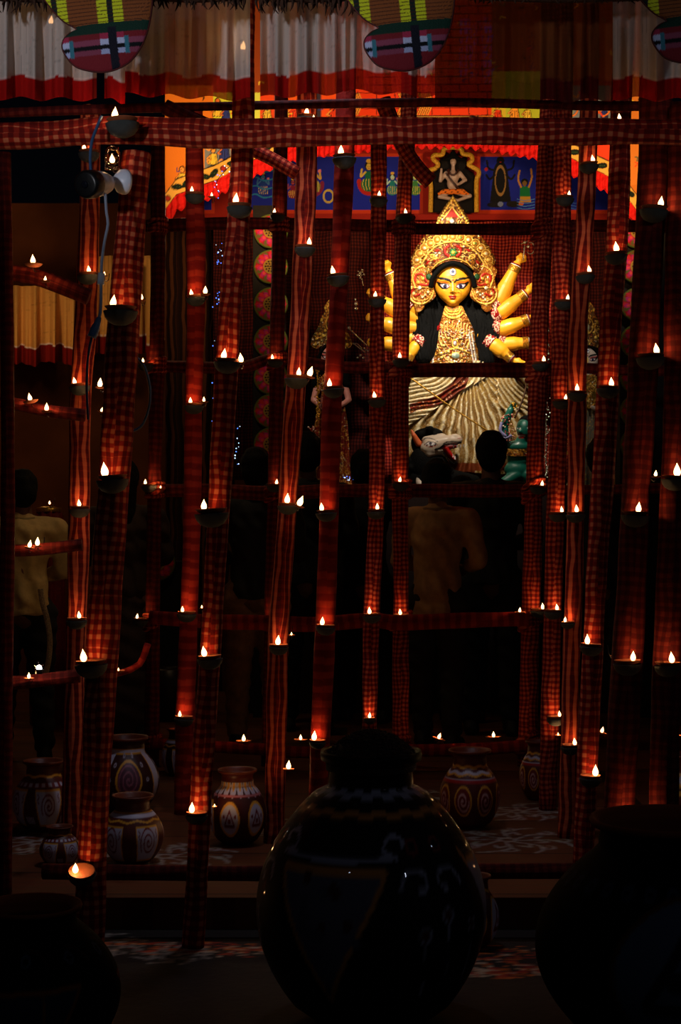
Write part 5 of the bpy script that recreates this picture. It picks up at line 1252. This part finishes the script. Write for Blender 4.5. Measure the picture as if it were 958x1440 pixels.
v,f=tb([P(x,y,4.82) for x,y in ((143,384),(141.5,400))],.010,10,.01); mk('plug_joint',v,f,M_wp,cb)
v,f=tb([P(x,y,4.82) for x,y in ((142,398),(142,420),(141,440),(138,452))],.0045,8,.02); mk('lower_cord',v,f,M_wcab,cb)
v,f=tb([P(x,y,4.82) for x,y in ((140,446),(134,462),(129,474))],[.006,.013,.013],12,.01); mk('adapter',v,f,plain('grey_blue_plastic',(96,124,160),.4),cb)
v,f=tb([P(x,y,4.84) for x,y in ((129,474),(124,500),(122,540),(124,590))],.0035,8,.03); mk('thin_cord',v,f,M_bcab,cb)
v,f=tb([P(x,y,5.3) for x,y in ((192,502),(203,515),(211,545),(209,575),(198,600),(180,608))],.004,8,.02); props(mk('cable',v,f,M_bcab),'dark blue cable bowing out right of the thick checked post','cable','camera cables')
# glass jar round the bulb above the camera
mg,t,b=nt('clear_glass'); b.inputs['Transmission Weight'].default_value=1; b.inputs['Roughness'].default_value=.03; b.inputs['IOR'].default_value=1.3
c=P(158,228,4.975); v,f=lathe([(.001,0),(.021,0),(.023,.006),(.023,.05),(.018,.058),(.018,.066),(.016,.066),(.016,.057),(.021,.049),(.021,.007),(.001,.004)],24,tuple(c-Vector((0,0,.022)))); props(mk('glass_jar',v,f,mg),'small clear glass jar under the beam above the security camera','jar')

# ================================================================ painted pots
MR=(88,30,20); YE=(222,160,50); WH=(188,184,204); RD=(120,20,22)
M_pot=painted('painted_pot',.45,0,60,.12,.4); M_potd=painted('painted_pot_glossy',.6,0,60,.02,.1,coat=.25)
def pot_profile(Rb,H,neck=.55,rim=.66,nh=.16,flare=.05):
    b=H*(1-nh); pr=[(.02*Rb,0),(.42*Rb,.0),(.5*Rb,.01*H)]
    for t in np.linspace(.08,.97,26):
        r=Rb*math.sin(PI*(.12+.80*t))**.62
        if t<.5: r=max(r,.45*Rb)
        pr.append((max(r,neck*Rb),b*t))
    z=b*.985
    pr+=[(neck*Rb,b),(neck*Rb*.97,b+nh*H*.4),(neck*Rb*1.02,b+nh*H*.65),(rim*Rb,H*.965),(rim*Rb*1.02,H*.985),(rim*Rb,H),(rim*Rb*.9,H*.985),(neck*Rb*.9,b+nh*H*.5),(neck*Rb*.88,b*.97),(.8*Rb,b*.6),(.4*Rb,.05*H),(.01,.04*H)]
    return pr
def pot(px,py,d,Rb,H,deco,label,rot=0,base=MR,mat=None,z=None,inner=(110,50,28),**k):
    """standing on the ground at distance d; deco(cv) paints in angle*Rb (mm-like units) x height 0..1"""
    prof=pot_profile(Rb,H,**k); q=[np.array(p) for p in prof]; dens=[q[0]]
    for a_,b_ in zip(q[:-1],q[1:]):
        n=max(1,int(np.linalg.norm(b_-a_)/(H/90)))
        for i in range(1,n+1): dens.append(a_+(b_-a_)*i/n)
    prof=np.array(dens); n=240; v,f=lathe(prof,n)
    zi=int(np.argmax(prof[:,1])); 
    cv=Cv(-3.2,0,3.2,1,100,base); deco(cv)
    a=np.tile(np.arange(n)*2*PI/n,len(prof)); ang=(a+PI/2+rot+PI)%(2*PI)-PI  # 0 faces the viewer
    hh=np.repeat(prof[:,1]/H,n); cc=cv.samp(ang,hh)
    ins=np.repeat(np.arange(len(prof))>zi-1,n); cc[ins|(hh>.955)]=lin(inner)
    gz=groundY(d) if z is None else z
    x=(px-CX)*d/F
    o=mk('painted_pot',v+np.array([x,d,gz]),f,mat or M_pot,None,cc)
    return props(o,label,'pot','painted clay pots on the floor')
def wave(cv,h,amp,n,w_,c): cv.line([(x,h+amp*math.sin(x*n)) for x in np.linspace(-3.15,3.15,260)],w_,c)
def scal(cv,h,r,c,dot=None):
    for x in np.arange(-3.1,3.1,r*2.2): cv.ell(x,h,r,r*.9,c); 
    if dot:
        for x in np.arange(-3.1,3.1,r*2.2): cv.ell(x,h,r*.45,r*.4,dot)
def bandc(cv,h0,h1,c): cv.C[(cv.Y>h0)&(cv.Y<h1)]=lin(c)
def spiral_panel(cv,x,h0,h1,w0,w1,s=1):
    m=(h0+h1)/2
    cv.poly([(x-w1,h1),(x+w1,h1),(x+w0,h0),(x-w0,h0)],WH); cv.line([(x-w1,h1),(x+w1,h1),(x+w0,h0),(x-w0,h0)],.035,YE,closed=True)
    cv.spiral(x,m+.03,min(w0,w1)*.8,2.6,.030,RD,.8); 
    for g in (-1,1): cv.curve([(x+g*w1*.8,h1-.05),(x+g*w1*.7,h1-.09),(x+g*w1*.8,h1-.13),(x+g*w1*.7,h1-.17)],.022,RD)
def dA(cv):
    wave(cv,.80,.012,7,.03,YE); bandc(cv,.655,.72,RD)
    for x in np.arange(-3.1,3.1,.28): cv.poly([(x,.668),(x+.15,.668),(x+.15,.71),(x,.71)],WH)
    for x in (-1.9,-.75+.05*0,.5,1.75,2.9,-3.0): spiral_panel(cv,x,.12,.62,.3,.46)
    for x in (-.12,1.12): 
        for k in range(5): cv.line([(x-.12+.06*k,.16),(x-.16+.06*k,.24)],.03,WH)
pot(61,0,6.55,.118,.268,dA,'painted pot with white spiral panels standing beside the leftmost posts',rot=.15)
def dB(cv):
    bandc(cv,.78,.86,YE); bandc(cv,.80,.85,WH)
    for x in (-1.9,.0,1.9):
        cv.ell(x,.46,.42,.27,YE); cv.ell(x,.46,.36,.23,(90,50,70)); cv.spiral(x,.46,.32,2.6,.03,(150,90,110),.7)
        for k in range(10): a_=k*PI/5; cv.ell(x+.62*math.cos(a_),.46+.33*math.sin(a_),.05,.03,WH,inner=.5)
    for x in (-.95,.95,2.85,-2.85): cv.poly([(x-.14,.8),(x+.3,.8),(x+.2,.15),(x-.02,.15)],WH); cv.line([(x-.16,.8),(x-.02,.12)],.04,YE)
pot(178,0,7.0,.135,.30,dB,'pot with dotted spiral medallion, topmost of the two stacked behind the security camera post',rot=-.2,base=(60,20,16))
def dC(cv):
    bandc(cv,.70,.76,WH); bandc(cv,.76,.78,YE); wave(cv,.655,.012,8,.028,YE)
    for x in (-2.6,-1.3,0,1.3,2.6): spiral_panel(cv,x+.55,.08,.58,.12 if int(x*2)%2 else .36,.42)
pot(187,0,5.95,.108,.235,dC,'pot with spiral and triangle panels in front of the pot with the dotted medallion',rot=-.1)
def dD(cv):
    bandc(cv,.79,.82,YE); scal(cv,.80,.16,WH,YE); bandc(cv,.84,.955,MR); bandc(cv,.66,.70,(170,40,44)); bandc(cv,.672,.688,(210,150,150))
    for x in np.arange(-3.0,3.1,1.0): cv.ell(x,.38,.36,.235,YE); cv.ell(x,.38,.30,.195,WH); cv.line([(x-.17,.30),(x+.17,.30),(x,.50)],.04,RD,closed=True); cv.ell(x,.36,.05,.035,RD); cv.ell(x-.2,.42,.035,.025,RD); cv.ell(x+.2,.42,.035,.025,RD)
pot(334,0,6.28,.108,.275,dD,'pot with round triangle medallions standing left of the big dark pot',rot=0.22,base=(66,20,16))
def dE(cv):
    wave(cv,.80,.012,9,.035,YE); wave(cv,.715,.012,9,.05,YE); wave(cv,.73,.012,9,.035,WH); bandc(cv,.60,.645,(170,26,34)); bandc(cv,.64,.66,WH)
    for x in np.arange(-3.0,3.1,.78): cv.ell(x,.38,.30,.2,YE); cv.ell(x,.38,.25,.17,RD); cv.spiral(x,.38,.21,2,.035,(205,160,160),.7)
pot(661,0,6.62,.117,.30,dE,'pot with yellow wavy lines and spirals standing right of the big dark pot',rot=-.35,neck=.56,rim=.70)
def dF(cv):
    wave(cv,.80,.015,8,.045,YE); bandc(cv,.70,.76,RD)
    for x in np.arange(-3.0,3.1,1.2): cv.ell(x,.40,.50,.33,YE); cv.ell(x,.40,.44,.29,WH); cv.line([(x-.26,.27),(x+.26,.27),(x,.60)],.07,RD,closed=True); cv.ell(x,.38,.07,.05,RD)
pot(668,0,5.2,.074,.215,dF,'small pot with a white triangle panel half hidden behind the big dark pot',rot=-.55,z=LOW)
pot(757,0,7.25,.08,.25,dE,'pot half hidden behind the slim red posts right of the window frame',rot=.5)
def dH(cv):
    bandc(cv,.60,.78,YE); 
    for x in np.arange(-3.0,3.1,.7): cv.ell(x,.70,.26,.06,WH); cv.curve([(x-.12,.71),(x,.68),(x+.12,.71)],.03,(60,20,40))
    bandc(cv,.50,.57,YE)
pot(962,0,6.5,.10,.30,dH,'yellow banded pot with white smile marks cut by the right edge')
pot(250,0,7.9,.075,.22,dC,'small pot beyond the dull red post under the low crossbar',rot=.4,base=(50,30,20))
pot(84,0,5.9,.07,.135,dA,'small low pot in front of the pot at the leftmost posts',rot=.9)
# foreground pots
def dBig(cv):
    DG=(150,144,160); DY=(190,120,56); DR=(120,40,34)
    wave(cv,.80,.008,16,.02,DY); wave(cv,.86,.008,16,.02,DG)
    for x in (-2.4,-.72,.72+.1,2.5,1.9):
        pass
    tri=[(-.95,.62),(.12,.62),(-.42,.16)]
    for s_ in (0,2.1,-2.1):
        q=[(a_+s_,b_) for a_,b_ in tri]; cv.poly(q,(92,84,96)); cv.line(q,.028,DY,closed=True)
        for k in range(14): 
            x=R.uniform(-.7,-.1)+s_; y=R.uniform(.36,.6); cv.ell(x,y,.04,.025,R.choice([(70,24,20),(80,76,84)]))
    for s_ in (-.1,.0):
        pass
    for g,x0 in ((-1,-1.05),(1,.25)): cv.curve([(x0,.665),(x0-.15*g,.69),(x0-.05*g,.735),(x0+.1*g,.72),(x0+.05*g,.70)],.016,DG)
    cv.curve([(-1.0,.665),(-.4,.655),(.2,.665)],.016,DG)
    for x,g in ((.42,1),(.72,-1),(1.5,1),(-1.3,-1)): cv.curve([(x-g*.18,.56),(x-.1*g,.62),(x+.08*g,.61),(x+.07*g,.56),(x-.0*g,.555)],.016,DG); cv.ell(x,.70,.07,.03,DR,inner=.6)
    for x,h in ((.45,.40),(.68,.46),(.98,.41),(-1.35,.42),(1.5,.4)): cv.ell(x,h,.06,.03,(80,34,34)); cv.ell(x,h,.06,.03,DG,inner=.7); cv.line([(x,h-.03),(x+.02,h-.22)],.012,DG)
    for x in np.arange(-3,3,.12): cv.line([(x,.175),(x+.07,.21)],.015,(48,46,54))
    cv.curve([(1.05,.66),(1.25,.5),(1.35,.3),(1.3,.15)],.03,DY); cv.poly([(1.1,.62),(1.5,.6),(1.5,.3),(1.38,.3)],(130,130,150))
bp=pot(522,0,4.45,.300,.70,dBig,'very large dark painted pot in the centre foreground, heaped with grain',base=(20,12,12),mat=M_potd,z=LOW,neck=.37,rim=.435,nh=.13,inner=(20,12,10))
# grain heap in it
c=np.array([(522-CX)*4.45/F,4.45,LOW+.70]); pc=[lathe([(.118,-.05),(.118,-.012),(.10,.006),(.07,.030),(.035,.046),(.001,.052)],40,tuple(c))]
v,f=pc[0]; g=props(mk('grain_heap',v,f,plain('husk',(46,28,18),.9,0,300,.5,1.0)),'dark heap of grain filling the mouth of the very large pot','grain')
for k in range(420):
    a_=R.uniform(0,6.28); r=R.uniform(0,.1)**1.0; 
gr=[];
for k in range(520):
    a_=R.uniform(0,6.28); r=.112*math.sqrt(R.random()); z_=np.interp(r,[0,.035,.07,.10,.118],[.052,.046,.030,.006,-.012]); gr.append(sphere(c+np.array([r*math.cos(a_),r*math.sin(a_),z_+.002]),(.0045,.003,.0028),5,3))
v,f=merge(gr); props(mk('loose_grain',v,f,plain('husk_light',(66,42,26),.8,0,200,.5,.3),g),kind='stuff')
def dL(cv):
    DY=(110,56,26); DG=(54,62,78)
    for s_ in (-2.3,0,2.3): q=[(-.75+s_,.55),(.75+s_,.58),(.3+s_,.1)]; cv.poly(q,(40,42,52)); cv.line(q,.03,DY,closed=True); cv.line([(.3+s_,.57),(.35+s_,.12)],.025,DY)
    for k in range(10): x=-3+k*.62; cv.ell(x,.74,.07,.035,DG,inner=.6); cv.curve([(x,.8),(x+.2,.78),(x+.3,.7)],.016,(50,30,24))
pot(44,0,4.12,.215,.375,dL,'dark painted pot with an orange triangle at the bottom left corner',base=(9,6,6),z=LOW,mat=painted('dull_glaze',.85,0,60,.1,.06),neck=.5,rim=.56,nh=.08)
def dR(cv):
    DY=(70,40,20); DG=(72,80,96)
    bandc(cv,.80,.805,(60,16,14))
    for x in np.arange(-3,3.1,.22): cv.ell(x,.745,.06,.03,(40,44,60),inner=.5)
    for x in (-2.6,0,2.6): cv.ell(x,.42,.62,.33,DY); cv.ell(x,.42,.58,.31,(66,74,92)); cv.line([(x-.36,.30),(x+.36,.30),(x,.66)],.06,(24,16,24),closed=True); cv.ell(x-.12,.42,.09,.05,(24,16,24)); cv.ell(x+.12,.42,.09,.05,(24,16,24)); cv.ell(x,.53,.08,.05,(24,16,24))
    wave(cv,.10,.01,9,.02,(40,44,50))
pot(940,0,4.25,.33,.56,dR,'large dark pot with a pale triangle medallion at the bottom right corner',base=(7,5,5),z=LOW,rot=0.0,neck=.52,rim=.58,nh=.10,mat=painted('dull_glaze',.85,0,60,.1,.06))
# ================================================================ visitors
def person(px,d,H,label,face=0,lean=0,shirt=(60,50,40),trouser=(20,20,24),skin=(96,60,42),stride=.05,arms='down',hair='short',bow=0,long_shirt=False,skirt=None):
    """stands on the platform at distance d, back to the viewer when face=0"""
    gx=(px-CX)*d/F; root=empty('person',(gx,d,0),label,'person','visitors standing before the shrine')
    ca,sa=math.cos(face),math.sin(face)
    def W(x,y,z):
        y2=y+lean*(z/H)*H+ (bow*max(0,z/H-.55)*H)
        return (gx+(x*ca-y2*sa),d+(x*sa+y2*ca),z)
    s=H; u=lambda *q:W(*[a*s for a in q])
    hipw,shw=.055,.115
    J=dict(hL=u(-hipw,0,.50),hR=u(hipw,0,.50),kL=u(-hipw-.005,stride*.6,.275),kR=u(hipw+.005,-stride*.2,.275),aL=u(-hipw-.01,stride,.045),aR=u(hipw+.01,-stride,.045))
    fw=.0
    prim=[('c',u(0,0,.52),u(0,0,.60),.078*s,.07*s),('c',u(0,0,.60),u(0,0,.74),.070*s,.085*s),('c',u(-shw*.62,0,.79),u(shw*.62,0,.79),.045*s,.045*s),('c',u(0,0,.8),u(0,.005,.87),.036*s,.032*s),
      ('s',u(0,.012,.93),(.043*s,.052*s,.066*s)),('c',u(0,.055,.918),u(0,.066,.912),.010*s,.009*s),('c',u(0,.03,.885),u(0,.045,.882),.024*s,.016*s),('s',u(-.044,.005,.925),(.007*s,.013*s,.019*s)),('s',u(.044,.005,.925),(.007*s,.013*s,.019*s)),
      ('c',J['hL'],J['kL'],.056*s,.038*s),('c',J['kL'],J['aL'],.037*s,.024*s),('c',J['hR'],J['kR'],.056*s,.038*s),('c',J['kR'],J['aR'],.037*s,.024*s)]
    feet=[]
    for g,k in ((-1,'aL'),(1,'aR')):
        y0=stride if g<0 else -stride; x0=g*(hipw+.01)
        feet+=[('c',u(x0,y0-.015,.024),u(x0,y0+.085,.018),.024*s,.018*s)]
    prim+=feet
    hands=[]; arms_=[]
    for g in (-1,1):
        sh_=(g*shw,0,.795)
        if arms=='down': el=(g*(shw+.035),-.01,.63); wr=(g*(shw+.03),.02,.49)
        elif arms=='up' : el=(g*(shw+.01),.06,.68); wr=(g*.05,.15,.80)
        elif arms=='camera': el=(g*(shw+.02),.05,.74 if g>0 else .64); wr=(g*.04,.13,.88 if g>0 else .75)
        else: el=(g*(shw+.03),.02,.65); wr=(g*.07,.12,.62)
        S_,E_,Wr=u(*sh_),u(*el),u(*wr); arms_.append((S_,E_,Wr)); prim+=[('c',S_,E_,.031*s,.024*s),('c',E_,Wr,.024*s,.016*s)]
        dv=(Vector(Wr)-Vector(E_)).normalized(); hc=Vector(Wr)+dv*.028*s; side=dv.cross(Vector((0,1,0)))
        if side.length<.1: side=Vector((1,0,0))
        side.normalize(); pal=side.cross(dv)
        prim.append(('c',tuple(Vector(Wr)),tuple(hc+dv*.018*s),.016*s,.019*s))
        for k,(o_,l) in enumerate(((-.017,.036),(-.006,.042),(.006,.040),(.017,.032))):
            b0=hc+side*o_*s+dv*.028*s; b1=b0+dv*l*.55*s+pal*.004*s; b2=b1+dv*l*.45*s+pal*.014*s
            prim+=[('c',tuple(b0),tuple(b1),.0062*s,.0058*s),('c',tuple(b1),tuple(b2),.0058*s,.005*s)]
        t0=hc-side*.02*s*g; t1=t0-side*.018*s*g+dv*.018*s; prim+=[('c',tuple(t0),tuple(t1),.008*s,.006*s)]
    v,f=blob(prim,.0095,3); mk('body',v,f,plain('skin_%d_%d_%d'%skin,skin,.55,0,20,.1,.05),root)
    # garments, slightly larger than the body
    pr=[('c',u(0,0,.53 if not long_shirt else .44),u(0,0,.62),.094*s,.082*s),('c',u(0,0,.61),u(0,0,.75),.079*s,.093*s),('c',u(-shw*.72,0,.79),u(shw*.72,0,.79),.050*s,.050*s),('c',u(0,0,.80),u(0,0,.825),.045*s,.040*s),('s',u(-.05,.03,.74),(.03*s,.03*s,.04*s))]
    for S_,E_,Wr in arms_: pr+=[('c',S_,E_,.041*s,.033*s),('c',E_,tuple(Vector(E_)+(Vector(Wr)-Vector(E_))*.62),.032*s,.027*s)]
    v,f=blob(pr,.012,3); vv=np.array(v); 
    hem=(.50 if not long_shirt else .43)*s; vv[:,2]=np.maximum(vv[:,2],hem+.004*np.sin(vv[:,0]*60))
    ax_=vv[:,0]-gx; fold=.011*np.sin(vv[:,2]*42+ax_*38+1.5*np.sin(vv[:,2]*17))*np.sin(ax_*30+1)+.007*np.sin(ax_*75+vv[:,2]*12)*(vv[:,2]<.62*s); vv[:,1]+=fold; vv[:,0]+=.004*np.sin(vv[:,2]*45)
    cp=[u(.046*math.cos(t_),.004+.044*math.sin(t_),.828+.006*math.sin(t_)) for t_ in np.linspace(0,2*PI,17)]
    cvv,cff=tb(cp,.012*s,8,.01,caps=False); dk=tuple(int(c_*.72) for c_ in shirt); mk('collar',cvv,cff,plain('collar_%d_%d_%d'%dk,dk,.85,0,30,.15,.3),root)
    mk('shirt',vv,f,plain('shirt_%d_%d_%d'%shirt,shirt,.85,0,30,.15,.3),root)
    pr=[('c',u(-.02,0,.53),u(.02,0,.52),.076*s,.076*s),('c',J['hL'],J['kL'],.064*s,.047*s),('c',J['kL'],u(-hipw-.01,stride,.06),.046*s,.036*s),('c',J['hR'],J['kR'],.064*s,.047*s),('c',J['kR'],u(hipw+.01,-stride,.06),.046*s,.036*s)]
    if skirt: pr=[('c',u(0,0,.54),u(0,0,.3),.085*s,.11*s),('c',u(0,0,.3),u(0,0,.10),.11*s,.125*s)]
    v,f=blob(pr,.012,3); vv=np.array(v); vv[:,1]+=.006*np.sin(vv[:,2]*60+vv[:,0]*25)*(vv[:,2]<.75); vv[:,0]+=.004*np.sin(vv[:,2]*80)
    mk('skirt' if skirt else 'trousers',vv,f,plain('cloth_%d_%d_%d'%(skirt or trouser),skirt or trouser,.85,0,40,.2,.3),root)
    pr=[('s',u(0,-.004,.945),(.053*s,.060*s,.062*s)),('s',u(0,-.02,.918),(.049*s,.046*s,.052*s))]
    if hair=='long': pr+=[('c',u(0,-.03,.93),u(0,-.045,.80),.05*s,.045*s),('c',u(0,-.05,.80),u(0,-.06,.70),.045*s,.02*s)]
    if hair=='bun': pr+=[('s',u(0,-.065,.93),(.03*s,.028*s,.03*s))]
    v,f=blob(pr,.009,2); vv=np.array(v); cy_=np.array(u(0,.04,.915))
    dd=np.linalg.norm((vv-cy_)/np.array([.04*s,.06*s,.05*s]),axis=1)
    vv+=.002*np.sin(vv*160)
    mk('hair',vv,f,M_black,root)
    for g in (-1,1):
        y0=stride if g<0 else -stride; x0=g*(hipw+.01)
        v,f=blob([('c',u(x0,y0-.02,.020),u(x0,y0+.09,.017),.027*s,.021*s),('c',u(x0,y0-.02,.02),u(x0,y0-.012,.045),.026*s,.024*s)],.009,2); vv=np.array(v); vv[:,2]=np.maximum(vv[:,2],0.001); mk('shoe',vv,f,plain('dark_leather',(26,18,14),.5),root)
    return root
person(33,8.45,1.43,'person in a pale yellow-white shirt seen from behind at the left edge',shirt=(176,150,96),trouser=(12,12,14),stride=.09,face=.25,arms='front',bow=.12)
person(615,8.85,1.49,'person in a beige jacket seen from behind under the lion head',shirt=(150,108,66),trouser=(26,20,18),arms='front',face=-.35,stride=.04,long_shirt=True)
person(691,9.35,1.66,'person in black standing with a round dark head against the gold saree',shirt=(14,12,12),trouser=(10,10,12),arms='front',stride=.02)
person(650,9.95,1.43,'person in dark clothes standing between the two visitors in the window frame',shirt=(24,18,20),trouser=(26,20,16),arms='front',stride=.03)
person(360,8.80,1.55,'person in creased khaki trousers standing behind the low red crossbar',shirt=(14,10,10),trouser=(120,84,50),arms='front',stride=.02)
person(432,9.45,1.66,'person with a dark head between striped post and golden left idol',shirt=(12,10,12),trouser=(14,12,14),arms='front')
person(512,9.95,1.58,'person holding up both hands toward the shrine left of the window frame',shirt=(16,14,16),trouser=(12,10,14),arms='camera',hair='bun')
person(846,9.2,1.62,'person mostly hidden behind the checked post at the right',shirt=(16,12,12),trouser=(12,10,10),arms='front')
person(176,9.3,1.50,'person in a patterned dark dress between security camera post and twisted post',shirt=(52,34,22),trouser=(20,14,10),skirt=(58,38,26),arms='front',hair='long')
# far curtains of the side pavilion
SIDEG='cream curtains of the side pavilion'
def curt2(x0,x1,yt,yb,d,label,seed):
    o=curtain(x0,x1,yb,yb-2,d,label,seed,white=(208,150,80),red=(120,20,12),amp=.05,bh=24,ytop=yt,freq=1.5); o['group']=SIDEG
    o.data.materials.clear(); o.data.materials.append(painted('cream_cotton',.85,0,200,.2,.1)); return o
curt2(8,112,402,512,11.9,'cream curtain with red hem far left behind the crossbars',11)
curt2(128,214,360,500,11.95,'cream curtain glimpsed beside the thick security camera post',12)
curt2(206,246,366,506,11.7,'narrow cream curtain with red hem right of the security camera post',13)
# small red skirted table with candle at the left
tb_=empty('cloth_table',tuple(P(62,1000,9.9)*1),'small stand under a red cloth beyond the pale-shirted person','table'); tb_.location.z=0
c0=P(68,720,9.9); v,f=lathe([(.10,0),(.105,.2),(.09,.6),(.075,float(c0.z)-.02),(.06,float(c0.z)),(.001,float(c0.z)+.002)],40,(c0.x,9.9,0)); vv=np.array(v); a_=np.arctan2(vv[:,1]-9.9,vv[:,0]-c0.x); vv[:,0]+=.012*np.sin(a_*9)*np.cos(a_); vv[:,1]+=.012*np.sin(a_*9)*np.sin(a_)
mk('red_tablecloth',vv,f,M_redc,tb_)
v,f=lathe([(.07,0),(.075,.02),(.03,.03),(.001,.03)],24,(c0.x,9.9,float(c0.z)+.003)); mk('tray',v,f,M_goldp,tb_)
# tall brocade sash hanging near the white light
v,f=tb([P(x,y,8.1) for x,y in ((57,828),(60,848),(66,870),(70,900),(68,930),(64,948))],.014,10,.02,flat=.35); props(mk('brocade_sash',v,f,plain('brocade',(170,150,110),.45,.3,160,.4,.6)),'pale gold brocade sash hanging behind the lowest left crossbar','sash')
# white sparkling light
c=P(55,939,5.66); v,f=sphere(tuple(c),.0085,10,8); wl_=empty('spark_light',tuple(c),'white sparkling star-like light on the lowest left crossbar','lamp'); mk('bulb',v,f,emis('white_bulb',(.9,.95,1.0),60),wl_)
sp_=[]
for k in range(12): a_=k*PI/6+.1; L=.022 if k%2 else .014; q=Vector((math.cos(a_)*L,0,math.sin(a_)*L)); sp_.append(tb([c,c+q*.6,c+q],[.0012,.0009,.0002],5,.01))
v,f=merge(sp_); mk('tinsel_rays',v,f,M_silver,wl_)
v,f=lathe([(.001,-.02),(.012,-.02),(.012,-.006),(.006,-.004),(.001,-.004)],12,tuple(c)); mk('bulb_holder',v,f,M_dark,wl_)
# drum-like dark round thing at far left middle
v,f=lathe([(.001,0),(.09,0),(.12,.08),(.13,.2),(.10,.3),(.085,.31),(.08,.29),(.1,.2),(.001,.05)],36,(float(P(238,0,10.0).x),10.0,.0)); 
dr=props(mk('dark_urn',np.array(v)*1,f,plain('dark_metal',(40,28,20),.4,.3)),'dark wide-mouthed urn on the floor left of the thick checked post','urn')
# ================================================================ light
w=bpy.data.worlds.new('night'); scene.world=w; w.use_nodes=True
w.node_tree.nodes['Background'].inputs[0].default_value=(.5,.6,1,1); w.node_tree.nodes['Background'].inputs[1].default_value=.0012
def spot(loc,tgt,power,color,angle,blend=.5,size=.05):
    l=bpy.data.lights.new('spot','SPOT'); l.energy=power; l.color=color; l.spot_size=angle; l.spot_blend=blend; l.shadow_soft_size=size
    o=bpy.data.objects.new('spot_light',l); C.objects.link(o); o.location=loc
    o.rotation_euler=(Vector(tgt)-Vector(loc)).to_track_quat('-Z','Y').to_euler(); return o
def point(loc,power,color,size=.05):
    l=bpy.data.lights.new('bulb','POINT'); l.energy=power; l.color=color; l.shadow_soft_size=size
    o=bpy.data.objects.new('unseen_point_light',l); C.objects.link(o); o.location=loc; return o
WARM=(1.0,.66,.32); NEUT=(1.0,.86,.68); COOL=(.72,.82,1.0)
# shrine spotlights, fixed high under the arch in front of the idols
spot((.35,9.45,3.35),(.72,10.6,2.45),165,NEUT,math.radians(44),.35,.04)
spot((.9,9.5,3.2),(.76,10.6,1.75),95,NEUT,math.radians(44),.4,.05)
spot((-.35,9.55,3.2),(-.08,10.6,1.75),26,NEUT,math.radians(25),.5,.03)
spot((1.75,9.55,3.2),(1.55,10.6,1.9),16,NEUT,math.radians(20),.5,.03)
# arch and frieze lighting
spot((-.5,8.9,3.0),(-.3,10.2,3.5),75,WARM,math.radians(95),.6,.08)
spot((1.5,8.9,3.0),(1.3,10.2,3.5),75,WARM,math.radians(95),.6,.08)
# unseen lamps behind and beside the viewer, the spots narrowed to the curtains
spot((-2.4,-.6,2.2),(-.38,4.8,2.96),440,(.95,.93,1.0),math.radians(24),.7,.12)
spot((2.4,-1.0,2.2),(.93,4.84,2.62),110,(.95,.93,1.0),math.radians(13),.7,.12)
point((3.2,.6,3.4),11,COOL,.06)
point((-1.9,.5,3.4),7,COOL,.05)
point((3.8,4.4,3.0),4,COOL,.05)
# unseen spot added over the painted pots to brighten them
spot((-.1,5.75,3.35),(-.05,6.2,0),40,(.86,.84,1.0),math.radians(66),.8,.1)
# unseen fill lights added for the left rear, floor and visitors
point((-2.2,11.2,2.5),7,WARM,.1)
point((-.75,8.75,2.75),9,(1.0,.72,.4),.06)
spot((.1,7.7,2.9),(.44,8.9,1.25),11,(1.0,.7,.4),math.radians(17),.8,.05)
spot((-1.0,7.8,2.9),(-1.5,8.4,1.15),8,(1.0,.68,.35),math.radians(22),.8,.05)
